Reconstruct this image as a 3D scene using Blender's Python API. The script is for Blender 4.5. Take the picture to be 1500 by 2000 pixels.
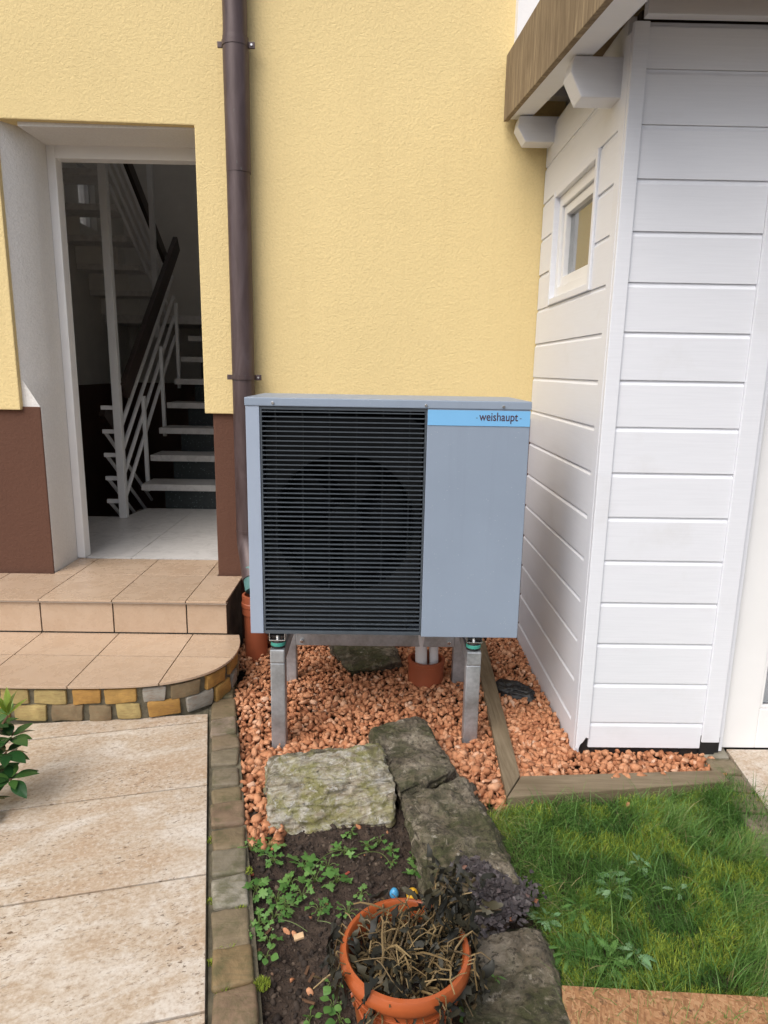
import bpy, bmesh, math, random
import numpy as np
from mathutils import Vector, Matrix, noise as mnoise

for _o in list(bpy.data.objects): bpy.data.objects.remove(_o)
S = bpy.context.scene
COL = S.collection
rnd = random.Random(7)
nrg = np.random.default_rng(7)
R = math.radians

# ------------------------------------------------------------------ camera
FPX, PITCH, YAW, ROLL, CAMZ = 1325.3, 0.20606, 0.01183, 0.01709, 1.6
_fw = Vector((math.sin(YAW)*math.cos(PITCH), math.cos(YAW)*math.cos(PITCH), -math.sin(PITCH)))
_rt = Vector((math.cos(YAW), -math.sin(YAW), 0.0))
_up = _rt.cross(_fw)
_r2 = _rt*math.cos(ROLL) + _up*math.sin(ROLL)
_u2 = -_rt*math.sin(ROLL) + _up*math.cos(ROLL)
cd = bpy.data.cameras.new('camera'); cam = bpy.data.objects.new('camera', cd); COL.objects.link(cam)
cd.sensor_fit = 'HORIZONTAL'; cd.sensor_width = 36.0; cd.lens = 36.0*FPX/1500.0
cd.clip_start = 0.05; cd.clip_end = 2000.0
M3 = Matrix((( _r2.x, _u2.x, -_fw.x), (_r2.y, _u2.y, -_fw.y), (_r2.z, _u2.z, -_fw.z)))
cam.matrix_world = Matrix.Translation((0, 0, CAMZ)) @ M3.to_4x4()
S.camera = cam

# ------------------------------------------------------------------ light
SUN_EL, SUN_AZ = R(50), R(216)          # azimuth measured clockwise from +y; the sun stands behind the viewer
w = bpy.data.worlds.new('World'); S.world = w; w.use_nodes = True
wn, wl = w.node_tree.nodes, w.node_tree.links
sky = wn.new('ShaderNodeTexSky'); sky.sky_type = 'NISHITA'; sky.sun_disc = False
sky.sun_elevation = SUN_EL; sky.sun_rotation = SUN_AZ
sky.air_density = 1.0; sky.dust_density = 4.0; sky.ozone_density = 1.0
hs = wn.new('ShaderNodeHueSaturation'); hs.inputs['Saturation'].default_value = 0.60   # thin cloud cover greys the sky
bg = wn['Background']; bg.inputs['Strength'].default_value = 0.13
wl.new(sky.outputs[0], hs.inputs['Color']); wl.new(hs.outputs[0], bg.inputs['Color'])
ld = bpy.data.lights.new('sun', 'SUN'); ld.energy = 1.35; ld.angle = R(50); ld.color = (1.0, 0.97, 0.92)
sun = bpy.data.objects.new('sun', ld); COL.objects.link(sun)
_sd = Vector((math.sin(SUN_AZ)*math.cos(SUN_EL), math.cos(SUN_AZ)*math.cos(SUN_EL), math.sin(SUN_EL)))
sun.rotation_euler = (-_sd).to_track_quat('-Z', 'Y').to_euler()
S.render.engine = 'CYCLES'
S.cycles.max_bounces = 8; S.cycles.diffuse_bounces = 5
S.view_settings.view_transform = 'Standard'; S.view_settings.look = 'None'
S.view_settings.exposure = 0.50; S.view_settings.gamma = 1.0; S.view_settings.use_curve_mapping = False

# ------------------------------------------------------------------ helpers
def _ray(px, py):
    return _r2*((px-750)/FPX) - _u2*((py-1000)/FPX) + _fw
def gz(px, py, z=0.0):
    d = _ray(px, py); k = (z-CAMZ)/d.z
    return Vector((d.x*k, d.y*k, z))
def gy(px, py, y):
    d = _ray(px, py); k = y/d.y
    return Vector((d.x*k, y, CAMZ+d.z*k))
def gx(px, py, x):
    d = _ray(px, py); k = x/d.x
    return Vector((x, d.y*k, CAMZ+d.z*k))

def wloc(o):
    v = Vector((0, 0, 0))
    while o is not None:
        v = v + o.location; o = o.parent
    return v

class MB:
    def __init__(s): s.v = []; s.f = []
    def add(s, vs, fs):
        b = len(s.v); s.v += [tuple(p) for p in vs]; s.f += [tuple(b+i for i in f) for f in fs]; return s
    def box(s, x0, x1, y0, y1, z0, z1):
        return s.add([(x0,y0,z0),(x1,y0,z0),(x1,y1,z0),(x0,y1,z0),(x0,y0,z1),(x1,y0,z1),(x1,y1,z1),(x0,y1,z1)],
                     [(0,3,2,1),(4,5,6,7),(0,1,5,4),(1,2,6,5),(2,3,7,6),(3,0,4,7)])
    def hexa(s, b, t):
        return s.add(list(b)+list(t), [(3,2,1,0),(4,5,6,7),(0,1,5,4),(1,2,6,5),(2,3,7,6),(3,0,4,7)])
    def prism(s, poly, z0, z1):
        n = len(poly)
        return s.add([(p[0],p[1],z0) for p in poly]+[(p[0],p[1],z1) for p in poly],
                     [tuple(range(n-1,-1,-1)), tuple(range(n,2*n))]+[(i,(i+1)%n,n+(i+1)%n,n+i) for i in range(n)])
    def extrude(s, prof, axis, a0, a1):
        # profile in the two other axes, swept along axis 'x' or 'y'
        n = len(prof)
        def p3(p, a): return (a, p[0], p[1]) if axis == 'x' else (p[0], a, p[1])
        return s.add([p3(p,a0) for p in prof]+[p3(p,a1) for p in prof],
                     [tuple(range(n-1,-1,-1)), tuple(range(n,2*n))]+[(i,(i+1)%n,n+(i+1)%n,n+i) for i in range(n)])
    def bar(s, a, b, wd, ht, up=(0,0,1)):
        a, b = Vector(a), Vector(b); d = (b-a).normalized(); sd = d.cross(Vector(up)).normalized(); u = sd.cross(d)
        q = [(-wd/2,-ht/2),(wd/2,-ht/2),(wd/2,ht/2),(-wd/2,ht/2)]
        return s.hexa([a+sd*x+u*y for x,y in q], [b+sd*x+u*y for x,y in q])
    def tube(s, pts, r, n=12, cap=True):
        pts = [Vector(p) for p in pts]; rs = r if isinstance(r, (list, tuple)) else [r]*len(pts)
        b = len(s.v); ref = None
        for i, p in enumerate(pts):
            d = (pts[min(i+1,len(pts)-1)]-pts[max(i-1,0)]).normalized()
            if ref is None: ref = d.orthogonal().normalized()
            ref = (ref - d*ref.dot(d)).normalized(); o = d.cross(ref)
            for k in range(n):
                a = 2*math.pi*k/n; s.v.append(tuple(p+(ref*math.cos(a)+o*math.sin(a))*rs[i]))
        for i in range(len(pts)-1):
            for k in range(n):
                s.f.append((b+i*n+k, b+i*n+(k+1)%n, b+(i+1)*n+(k+1)%n, b+(i+1)*n+k))
        if cap:
            s.f.append(tuple(b+k for k in range(n-1,-1,-1))); e = b+(len(pts)-1)*n; s.f.append(tuple(e+k for k in range(n)))
        return s
    def lathe(s, c, prof, n=32, closed=False):
        b = len(s.v); m = len(prof)
        for r, z in prof:
            for k in range(n):
                a = 2*math.pi*k/n; s.v.append((c[0]+r*math.cos(a), c[1]+r*math.sin(a), c[2]+z))
        for i in range(m-1 if not closed else m):
            j = (i+1) % m
            for k in range(n): s.f.append((b+i*n+k, b+i*n+(k+1)%n, b+j*n+(k+1)%n, b+j*n+k))
        return s
    def build(s, name, mat, parent=None, bevel=0.0, smooth=False, seg=2, origin=None, subdiv=0):
        off = wloc(parent) if parent else None
        if parent is None:
            if origin is None:
                a = np.array(s.v); origin = ((a[:,0].min()+a[:,0].max())/2, (a[:,1].min()+a[:,1].max())/2, a[:,2].min())
            off = Vector(origin)
        me = bpy.data.meshes.new(name)
        me.from_pydata([(v[0]-off.x, v[1]-off.y, v[2]-off.z) for v in s.v], [], s.f)
        bm = bmesh.new(); bm.from_mesh(me)
        bmesh.ops.recalc_face_normals(bm, faces=bm.faces)
        if bevel > 0:
            ed = [e for e in bm.edges if len(e.link_faces) == 2 and e.calc_face_angle(0) > R(25)]
            bmesh.ops.bevel(bm, geom=ed, offset=bevel, segments=seg, affect='EDGES', profile=0.6, clamp_overlap=True)
        if smooth:
            for f in bm.faces: f.smooth = True
        bm.to_mesh(me); bm.free()
        if smooth: me.set_sharp_from_angle(angle=R(40))
        me.materials.append(mat)
        o = bpy.data.objects.new(name, me); COL.objects.link(o)
        if parent: o.parent = parent
        else: o.location = off
        return o

def tag(o, label=None, cat=None, group=None, kind=None):
    if label: o['label'] = label
    if cat: o['category'] = cat
    if group: o['group'] = group
    if kind: o['kind'] = kind
    return o
def thing(name, loc, label, cat, group=None):
    o = bpy.data.objects.new(name, None); o.location = loc; o.empty_display_size = 0.1; COL.objects.link(o)
    return tag(o, label, cat, group)
def copy_at(o, parent, dloc):
    c = o.copy(); COL.objects.link(c); c.parent = parent; c.location = Vector(o.location)+Vector(dloc); return c
def copy_tree(o, parent=None):
    c = o.copy(); COL.objects.link(c); c.parent = parent
    for ch in list(o.children): copy_tree(ch, c)
    return c
def raw(name, v, f, mat, col=None, parent=None, smooth=False, origin=(0,0,0)):
    # big meshes from numpy arrays: v (n,3), f (m,k)
    off = np.array(wloc(parent)) if parent else np.array(origin, float)
    me = bpy.data.meshes.new(name); k = f.shape[1]
    me.vertices.add(len(v)); me.vertices.foreach_set('co', (v-off).astype(np.float32).ravel())
    me.loops.add(f.size); me.loops.foreach_set('vertex_index', f.astype(np.int32).ravel())
    me.polygons.add(len(f)); me.polygons.foreach_set('loop_start', np.arange(0, f.size, k, dtype=np.int32))
    me.polygons.foreach_set('loop_total', np.full(len(f), k, dtype=np.int32))
    if smooth: me.polygons.foreach_set('use_smooth', np.ones(len(f), dtype=bool))
    me.update(calc_edges=True); me.validate()
    if col is not None:
        at = me.attributes.new('tone', 'FLOAT', 'POINT'); at.data.foreach_set('value', col.astype(np.float32))
    me.materials.append(mat)
    o = bpy.data.objects.new(name, me); COL.objects.link(o)
    if parent: o.parent = parent
    else: o.location = origin
    return o

# ------------------------------------------------------------------ materials
class Mat:
    def __init__(s, name, rough=0.6, spec=0.5, metal=0.0):
        s.m = bpy.data.materials.new(name); s.m.use_nodes = True
        s.n = s.m.node_tree.nodes; s.l = s.m.node_tree.links
        s.b = s.n['Principled BSDF']; s.b.inputs['Roughness'].default_value = rough
        s.b.inputs['Specular IOR Level'].default_value = spec; s.b.inputs['Metallic'].default_value = metal
        s.tc = s.n.new('ShaderNodeTexCoord').outputs['Object']; s.h = None
    def N(s, t, **kw):
        n = s.n.new(t)
        for k, v in kw.items(): setattr(n, k, v)
        return n
    def put(s, sock, val):
        if hasattr(val, 'is_output'): s.l.new(val, sock)
        else: sock.default_value = val
    def map(s, scale=(1,1,1), rot=(0,0,0), rand=False):
        src = s.tc
        if any(rot):
            m0 = s.N('ShaderNodeMapping'); s.l.new(src, m0.inputs['Vector']); m0.inputs['Rotation'].default_value = rot; src = m0.outputs[0]
        mp = s.N('ShaderNodeMapping'); s.l.new(src, mp.inputs['Vector'])
        mp.inputs['Scale'].default_value = scale
        if rand:
            oi = s.N('ShaderNodeObjectInfo'); mu = s.N('ShaderNodeVectorMath', operation='SCALE')
            cb = s.N('ShaderNodeCombineXYZ')
            for i in range(3): s.l.new(oi.outputs['Random'], cb.inputs[i])
            s.l.new(cb.outputs[0], mu.inputs[0]); mu.inputs['Scale'].default_value = 37.0
            s.l.new(mu.outputs[0], mp.inputs['Location'])
        return mp.outputs[0]
    def noise(s, scale, detail=4, rough=0.55, vec=None, dist=0.0):
        n = s.N('ShaderNodeTexNoise'); s.l.new(vec if vec is not None else s.tc, n.inputs['Vector'])
        n.inputs['Scale'].default_value = scale; n.inputs['Detail'].default_value = detail
        n.inputs['Roughness'].default_value = rough; n.inputs['Distortion'].default_value = dist
        return n.outputs['Fac']
    def voro(s, scale, vec=None, feat='F1', out='Distance'):
        n = s.N('ShaderNodeTexVoronoi', feature=feat); s.l.new(vec if vec is not None else s.tc, n.inputs['Vector'])
        n.inputs['Scale'].default_value = scale; return n.outputs[out]
    def ramp(s, fac, stops):
        r = s.N('ShaderNodeValToRGB'); s.l.new(fac, r.inputs['Fac'])
        e = r.color_ramp.elements
        while len(e) < len(stops): e.new(0.5)
        for el, (p, c) in zip(e, stops):
            el.position = p; el.color = (c[0], c[1], c[2], 1) if hasattr(c, '__len__') else (c, c, c, 1)
        return r.outputs['Color']
    def mix(s, fac, a, b, mode='MIX'):
        m = s.N('ShaderNodeMix', data_type='RGBA', blend_type=mode)
        s.put(m.inputs['Factor'], fac)
        for i, val in ((6, a), (7, b)):
            if isinstance(val, (tuple, list)): m.inputs[i].default_value = (val[0], val[1], val[2], 1)
            else: s.l.new(val, m.inputs[i])
        return m.outputs[2]
    def attr(s, name='tone'):
        a = s.N('ShaderNodeAttribute'); a.attribute_name = name; return a.outputs['Fac']
    def rand(s): return s.N('ShaderNodeObjectInfo').outputs['Random']
    def color(s, c):
        if isinstance(c, (tuple, list)): s.b.inputs['Base Color'].default_value = (c[0], c[1], c[2], 1)
        else: s.l.new(c, s.b.inputs['Base Color'])
        return s
    def rough(s, r): s.put(s.b.inputs['Roughness'], r); return s
    def bump(s, h, strength=0.3, dist=0.01):
        b = s.N('ShaderNodeBump'); s.l.new(h, b.inputs['Height']); b.inputs['Strength'].default_value = strength
        b.inputs['Distance'].default_value = dist
        if s.h is not None: s.l.new(s.h, b.inputs['Normal'])
        s.h = b.outputs['Normal']; s.l.new(s.h, s.b.inputs['Normal']); return s

def plain(name, c, rough=0.5, spec=0.5, metal=0.0, var=0.12, vs=6.0, bump=0.0, bs=60.0, rv=0.0):
    m = Mat(name, rough, spec, metal)
    n = m.noise(vs, 5)
    d = tuple(x*(1-var) for x in c); u = tuple(min(1, x*(1+var)) for x in c)
    cc = m.ramp(n, [(0.3, d), (0.7, u)])
    if rv > 0:
        cc = m.mix(1.0, cc, m.ramp(m.rand(), [(0, 1-rv), (1, 1.0)]), 'MULTIPLY')
    m.color(cc)
    if bump: m.bump(m.noise(bs, 4), bump, 0.004)
    return m.m

def stucco(name, c, stain=None):
    m = Mat(name, 0.88, 0.25)
    big = m.noise(0.9, 5, 0.6); fine = m.noise(85, 3); trow = m.noise(9, 5, 0.65, dist=0.8)
    strk = m.noise(1.6, 6, 0.6, vec=m.map((9, 9, 0.55)))
    cc = m.ramp(big, [(0.3, tuple(x*0.90 for x in c)), (0.7, c)])
    cc = m.mix(m.ramp(fine, [(0.40, 0.0), (0.68, 0.45)]), cc, tuple(x*0.78 for x in c))
    cc = m.mix(m.ramp(trow, [(0.35, 0.0), (0.7, 0.25)]), cc, tuple(x*0.88 for x in c))
    cc = m.mix(m.ramp(strk, [(0.55, 0.0), (0.75, 0.28)]), cc, (c[0]*.80, c[1]*.77, c[2]*.74))
    m.color(cc)
    m.bump(m.noise(62, 3, 0.65, dist=0.7), 0.62, 0.007)
    m.bump(trow, 0.12, 0.01)
    m.bump(m.noise(190, 2, 0.6), 0.25, 0.002)
    return m.m
YELLOW = stucco('yellow_render', (0.79, 0.625, 0.315))
WHITER = stucco('white_render', (0.80, 0.785, 0.76))
BROWN = stucco('brown_render', (0.125, 0.060, 0.040))
WHITEN = plain('white_masonry_paint', (0.78, 0.78, 0.79), 0.8, var=0.03, bump=0.15, bs=90)
INNER = plain('hall_wall_paint', (0.66, 0.64, 0.60), 0.8, var=0.05, bump=0.1, bs=60)
WAINS = plain('dark_dado_paint', (0.10, 0.055, 0.04), 0.6, var=0.1)
PVC = plain('white_frame_paint', (0.80, 0.80, 0.80), 0.35, var=0.03, vs=3)
STEELW = plain('grey_white_enamel', (0.76, 0.76, 0.76), 0.4, var=0.05)
DARKWOOD = plain('dark_handrail_wood', (0.03, 0.016, 0.011), 0.4, var=0.4, vs=14)
BLACK = plain('black_plastic', (0.012, 0.012, 0.013), 0.5, var=0.2, bump=0.4, bs=90)
RUBBER = plain('teal_rubber', (0.05, 0.30, 0.24), 0.6, var=0.1)
ORANGE = plain('orange_drain_plastic', (0.30, 0.080, 0.036), 0.42, var=0.14, vs=8)
WPIPE = plain('white_pipe_cover', (0.72, 0.70, 0.70), 0.5, var=0.04)
BLUEP = plain('blue_shell', (0.06, 0.28, 0.50), 0.35, var=0.2, vs=60)
YELP = plain('yellow_shell', (0.65, 0.36, 0.03), 0.35, var=0.2, vs=60)
MORTAR = plain('grey_mortar', (0.115, 0.100, 0.066), 0.9, var=0.5, vs=22, bump=0.6, bs=120)
GROUT = plain('tile_grout', (0.20, 0.175, 0.145), 0.9, var=0.2, bump=0.2)
TRIMM = plain('tile_edge_profile', (0.40, 0.34, 0.29), 0.35, 0.5, 0.6, var=0.1)
CORE = plain('rough_concrete', (0.10, 0.09, 0.075), 0.95, var=0.4, vs=14, bump=0.8, bs=50)

def m_board():
    m = Mat('white_painted_board', 0.38, 0.45)
    vx = m.map((1.2, 1.2, 30), rand=True)
    g = m.noise(5, 5, 0.6, vec=vx)
    c = m.ramp(g, [(0.3, (0.73, 0.745, 0.79)), (0.65, (0.765, 0.78, 0.825))])
    dirt = m.noise(3.0, 6, 0.65, vec=m.map((1, 1, 1), rand=True))
    c = m.mix(m.ramp(dirt, [(0.58, 0.0), (0.80, 0.22)]), c, (0.48, 0.45, 0.40))
    m.color(c); m.bump(g, 0.05, 0.002); m.rough(m.ramp(g, [(0.3, 0.33), (0.7, 0.46)]))
    return m.m
BOARD = m_board()

def m_tile():
    m = Mat('beige_stone_tile', 0.28, 0.5)
    v = m.map((1, 1, 1), rand=True)
    a = m.noise(9, 7, 0.72, vec=v, dist=0.3); b = m.noise(55, 4, 0.65, vec=v)
    c = m.ramp(a, [(0.2, (0.455, 0.325, 0.22)), (0.5, (0.50, 0.37, 0.262)), (0.8, (0.545, 0.415, 0.305))])
    c = m.mix(m.ramp(b, [(0.60, 0.0), (0.72, 0.4)]), c, (0.30, 0.17, 0.09))
    c = m.mix(m.ramp(m.noise(2.5, 6, 0.7, vec=v), [(0.45, 0.0), (0.8, 0.35)]), c, (0.40, 0.255, 0.155))
    c = m.mix(1.0, c, m.ramp(m.rand(), [(0, 0.90), (1, 1.0)]), 'MULTIPLY')
    m.color(c); m.rough(m.ramp(a, [(0.3, 0.20), (0.7, 0.36)])); m.bump(b, 0.08, 0.002)
    return m.m
TILE = m_tile()
def m_travertine():
    m = Mat('travertine_slab', 0.42, 0.5)
    RZ = (0, 0, R(-24))
    v2 = m.map((1, 1, 1), rand=True)
    s = m.noise(1.0, 8, 0.72, vec=m.map((14, 34, 20), rot=RZ, rand=True), dist=1.2); p = m.noise(3.2, 6, 0.62, vec=m.map((.8, 1.5, 1), rot=RZ, rand=True), dist=0.8)
    g = m.noise(70, 5, 0.7, vec=v2)
    c = m.ramp(s, [(0.26, (0.37, 0.275, 0.185)), (0.45, (0.48, 0.395, 0.305)), (0.66, (0.56, 0.495, 0.415))])
    c = m.mix(m.ramp(p, [(0.45, 0.0), (0.68, 0.5)]), c, (0.39, 0.245, 0.135))
    c = m.mix(m.ramp(p, [(0.32, 0.7), (0.49, 0.0)]), c, (0.68, 0.64, 0.59))
    c = m.mix(m.ramp(g, [(0.50, 0.0), (0.66, 0.55)]), c, (0.30, 0.205, 0.13))
    c = m.mix(m.ramp(g, [(0.34, 0.5), (0.47, 0.0)]), c, (0.66, 0.62, 0.56))
    pit = m.noise(1.0, 4, 0.68, vec=m.map((52, 120, 80), rot=RZ, rand=True), dist=0.4); zone = m.noise(5, 3, vec=v2)
    pf = m.mix(1.0, m.ramp(pit, [(0.575, 0.0), (0.64, 1.0)]), m.ramp(zone, [(0.38, 0.15), (0.6, 1.0)]), 'MULTIPLY')
    c = m.mix(pf, c, (0.135, 0.09, 0.06))
    m.color(c); m.bump(pit, -0.30, 0.004); m.bump(g, 0.15, 0.002)
    m.rough(m.ramp(p, [(0.35, 0.30), (0.65, 0.50)]))
    return m.m
TRAV = m_travertine()
def m_sett():
    m = Mat('sandstone_sett', 0.72, 0.35)
    v = m.map((1, 1, 1), rand=True)
    base = m.ramp(m.rand(), [(0.0, (0.20, 0.145, 0.075)), (0.14, (0.175, 0.145, 0.095)), (0.3, (0.21, 0.135, 0.085)), (0.45, (0.19, 0.165, 0.12)), (0.6, (0.225, 0.155, 0.075)), (0.75, (0.17, 0.132, 0.085)), (0.9, (0.27, 0.25, 0.20)), (1.0, (0.22, 0.145, 0.10))])
    n = m.noise(14, 6, 0.65, vec=v, dist=0.7); st = m.noise(5, 5, 0.6, vec=m.map((2, 26, 26), rand=True))
    c = m.mix(1.0, base, m.ramp(n, [(0.25, 0.62), (0.75, 1.25)]), 'MULTIPLY')
    c = m.mix(m.ramp(st, [(0.50, 0.0), (0.66, 0.5)]), c, (0.13, 0.105, 0.055))
    c = m.mix(m.ramp(m.noise(12, 6, 0.7, vec=v), [(0.50, 0.0), (0.64, 0.65)]), c, (0.075, 0.076, 0.032))
    m.color(c); m.bump(n, 0.6, 0.01); m.bump(m.noise(90, 3), 0.3, 0.003)
    return m.m
SETT = m_sett()
def m_cobble():
    m = Mat('ochre_facing_stone', 0.75, 0.3)
    v = m.map((1, 1, 1), rand=True)
    base = m.ramp(m.rand(), [(0.0, (0.40, 0.22, 0.060)), (0.18, (0.22, 0.165, 0.095)), (0.34, (0.31, 0.17, 0.10)), (0.48, (0.42, 0.25, 0.075)), (0.62, (0.30, 0.28, 0.24)), (0.74, (0.19, 0.14, 0.075)), (0.86, (0.38, 0.29, 0.12))])
    base.node.color_ramp.interpolation = 'CONSTANT'
    n = m.noise(16, 6, 0.65, vec=v, dist=0.5)
    c = m.mix(1.0, base, m.ramp(n, [(0.25, 0.65), (0.75, 1.2)]), 'MULTIPLY')
    st = m.noise(4, 5, 0.6, vec=m.map((8, 8, 40), rand=True))
    c = m.mix(m.ramp(st, [(0.5, 0.0), (0.68, 0.45)]), c, (0.20, 0.10, 0.05))
    m.color(c); m.bump(n, 0.5, 0.008); return m.m
COBBLE = m_cobble()
def m_gravel():
    m = Mat('terracotta_chippings', 0.75, 0.35)
    t = m.attr()
    c = m.ramp(t, [(0.0, (0.29, 0.108, 0.050)), (0.3, (0.45, 0.190, 0.090)), (0.65, (0.54, 0.250, 0.128)), (0.88, (0.60, 0.32, 0.185)), (1.0, (0.64, 0.43, 0.31))])
    c = m.mix(1.0, c, m.ramp(m.noise(55, 4), [(0.3, 0.78), (0.7, 1.1)]), 'MULTIPLY')
    m.color(c); m.bump(m.noise(220, 3), 0.35, 0.003); return m.m
GRAVEL = m_gravel()
def m_soil():
    m = Mat('dark_damp_soil', 0.85, 0.35)
    n = m.noise(28, 7, 0.7); n2 = m.noise(5, 4)
    c = m.ramp(n, [(0.3, (0.020, 0.013, 0.010)), (0.55, (0.058, 0.039, 0.028)), (0.8, (0.125, 0.09, 0.065))])
    c = m.mix(m.ramp(n2, [(0.5, 0.0), (0.7, 0.4)]), c, (0.055, 0.032, 0.024))
    m.color(c); m.bump(n, 0.9, 0.02); m.bump(m.noise(120, 4), 0.6, 0.006); return m.m
SOIL = m_soil()
def m_rock(name, light):
    m = Mat(name, 0.80, 0.35)
    vec = m.map((1, 1, 1), rand=True); vst = m.map((5, 9, 26), rot=(0.3, 0.25, 0), rand=True)
    n = m.noise(9, 9, 0.72, vec=vec, dist=0.8); st = m.noise(1.6, 7, 0.7, vec=vst, dist=1.2); big = m.noise(4.2, 6, 0.62, vec=vec); sp = m.noise(60, 5, 0.68, vec=vec); spots = m.noise(24, 6, 0.7, vec=vec)
    if light:
        c = m.ramp(st, [(0.30, (0.13, 0.10, 0.065)), (0.42, (0.30, 0.25, 0.175)), (0.53, (0.44, 0.40, 0.32)), (0.66, (0.62, 0.60, 0.55))])
        c = m.mix(m.ramp(n, [(0.44, 0.0), (0.58, 0.8)]), c, (0.235, 0.225, 0.062))
        c = m.mix(m.ramp(spots, [(0.60, 0.0), (0.66, 0.8)]), c, (0.66, 0.64, 0.60))
        c = m.mix(m.ramp(big, [(0.53, 0.0), (0.63, 0.7)]), c, (0.085, 0.072, 0.045))
    else:
        c = m.ramp(n, [(0.30, (0.045, 0.037, 0.027)), (0.43, (0.105, 0.088, 0.064)), (0.55, (0.21, 0.175, 0.128)), (0.70, (0.40, 0.345, 0.265))])
        c = m.mix(m.ramp(big, [(0.43, 0.0), (0.57, 0.85)]), c, (0.055, 0.060, 0.020))
        c = m.mix(m.ramp(st, [(0.50, 0.0), (0.62, 0.5)]), c, (0.19, 0.15, 0.10))
        c = m.mix(m.ramp(spots, [(0.62, 0.0), (0.68, 0.7)]), c, (0.46, 0.42, 0.35))
    c = m.mix(m.ramp(sp, [(0.54, 0.0), (0.62, 0.40 if light else 0.75)]), c, (0.035, 0.029, 0.020))
    c = m.mix(m.ramp(m.noise(13, 7, 0.75, vec=vec, dist=1.5), [(0.56, 0.0), (0.64, 0.55)]), c, (0.40, 0.345, 0.26) if not light else (0.62, 0.58, 0.50))
    m.color(c); m.bump(n, 1.0, 0.03); m.bump(st, 0.5, 0.02); m.bump(sp, 0.8, 0.008)
    return m.m
ROCKL = m_rock('pale_mossy_sandstone', True)
ROCKD = m_rock('dark_mossy_stone', False)
def m_galv():
    m = Mat('galvanised_steel', 0.42, 0.5, 0.75)
    v = m.ramp(m.noise(55, 3, 0.6), [(0.35, 0.3), (0.65, 0.7)]); n = m.noise(9, 5, 0.6)
    c = m.ramp(n, [(0.3, (0.36, 0.38, 0.40)), (0.7, (0.55, 0.57, 0.60))])
    c = m.mix(0.25, c, v, 'OVERLAY')
    m.color(c); m.rough(m.ramp(n, [(0.3, 0.36), (0.7, 0.55)])); return m.m
GALV = m_galv()
def m_case(name, c):
    m = Mat(name, 0.40, 0.5)
    big = m.noise(2.2, 5, 0.6); dot = m.voro(95); sel = m.noise(40, 2); rain = m.noise(1.5, 6, 0.65, vec=m.map((16, 16, 1.0)))
    cc = m.ramp(big, [(0.3, tuple(x*.93 for x in c)), (0.7, tuple(x*1.03 for x in c))])
    cc = m.mix(m.ramp(rain, [(0.52, 0.0), (0.72, 0.22)]), cc, tuple(x*.80 for x in c))
    f = m.mix(1.0, m.ramp(dot, [(0.10, 1.0), (0.16, 0.0)]), m.ramp(sel, [(0.56, 0.0), (0.60, 0.45)]), 'MULTIPLY')
    cc = m.mix(f, cc, (0.62, 0.64, 0.66))
    m.color(cc); m.rough(m.ramp(big, [(0.3, 0.36), (0.7, 0.48)])); m.bump(m.noise(320, 2), 0.05, 0.002)
    return m.m
CASE = m_case('grey_powder_coat', (0.262, 0.318, 0.402))
CASEL = m_case('light_grey_powder_coat', (0.335, 0.395, 0.495))
SLAT = plain('anthracite_slat', (0.070, 0.084, 0.100), 0.32, 0.5, var=0.12, vs=20)
FANM = plain('black_fan_plastic', (0.011, 0.013, 0.015), 0.55, 0.3, var=0.2)
INBOX = plain('dark_inner_sheet', (0.006, 0.007, 0.008), 0.7, 0.2, var=0.15)
BADGE = plain('sky_blue_band', (0.19, 0.46, 0.76), 0.4, var=0.02)
INK = plain('dark_maroon_print', (0.06, 0.02, 0.035), 0.5, var=0.02)
CHROME = plain('zinc_bolt', (0.62, 0.62, 0.62), 0.25, 0.5, 0.95, var=0.1)
def m_pipe():
    m = Mat('brown_patinated_copper', 0.40, 0.5, 0.25)
    n = m.noise(5, 6, 0.65, vec=m.map((3, 3, 0.6)), dist=0.6)
    c = m.ramp(n, [(0.3, (0.050, 0.030, 0.028)), (0.55, (0.085, 0.058, 0.058)), (0.8, (0.115, 0.088, 0.092))])
    g = m.noise(26, 4, 0.6, vec=m.map((1, 1, 0.35)))
    c = m.mix(m.ramp(g, [(0.68, 0.0), (0.76, 0.5)]), c, (0.16, 0.20, 0.18))
    m.color(c); m.rough(m.ramp(n, [(0.3, 0.34), (0.8, 0.52)])); return m.m
COPPER = m_pipe()
PATINA = plain('verdigris_outlet', (0.09, 0.22, 0.21), 0.6, var=0.35, vs=20)
def m_timber(name, cs, sc=(1.5, 22, 22), rough=0.75):
    m = Mat(name, rough, 0.3)
    v = m.map(sc, rand=True); n = m.noise(2.2, 6, 0.65, vec=v, dist=1.0); b = m.noise(3.5, 4)
    c = m.ramp(n, [(0.28, cs[0]), (0.52, cs[1]), (0.78, cs[2])])
    c = m.mix(m.ramp(b, [(0.42, 0.0), (0.7, 0.5)]), c, cs[0])
    m.color(c); m.bump(n, 0.4, 0.004); return m.m
TIMBERY = m_timber('weathered_edging_wood_a', ((0.12, 0.088, 0.052), (0.20, 0.155, 0.098), (0.27, 0.215, 0.145)), (22, 1.5, 22))
TIMBERX = m_timber('weathered_edging_wood_b', ((0.12, 0.088, 0.052), (0.20, 0.155, 0.098), (0.27, 0.215, 0.145)), (1.5, 22, 22))
VERGE = m_timber('weathered_brown_plank', ((0.135, 0.095, 0.058), (0.235, 0.175, 0.11), (0.42, 0.33, 0.205)), (10, 14, 1.6))
SOFFIT = plain('bare_soffit_planks', (0.36, 0.27, 0.17), 0.8, var=0.2)
DECK = plain('dark_roof_sheet', (0.045, 0.032, 0.025), 0.8, var=0.2)
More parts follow.
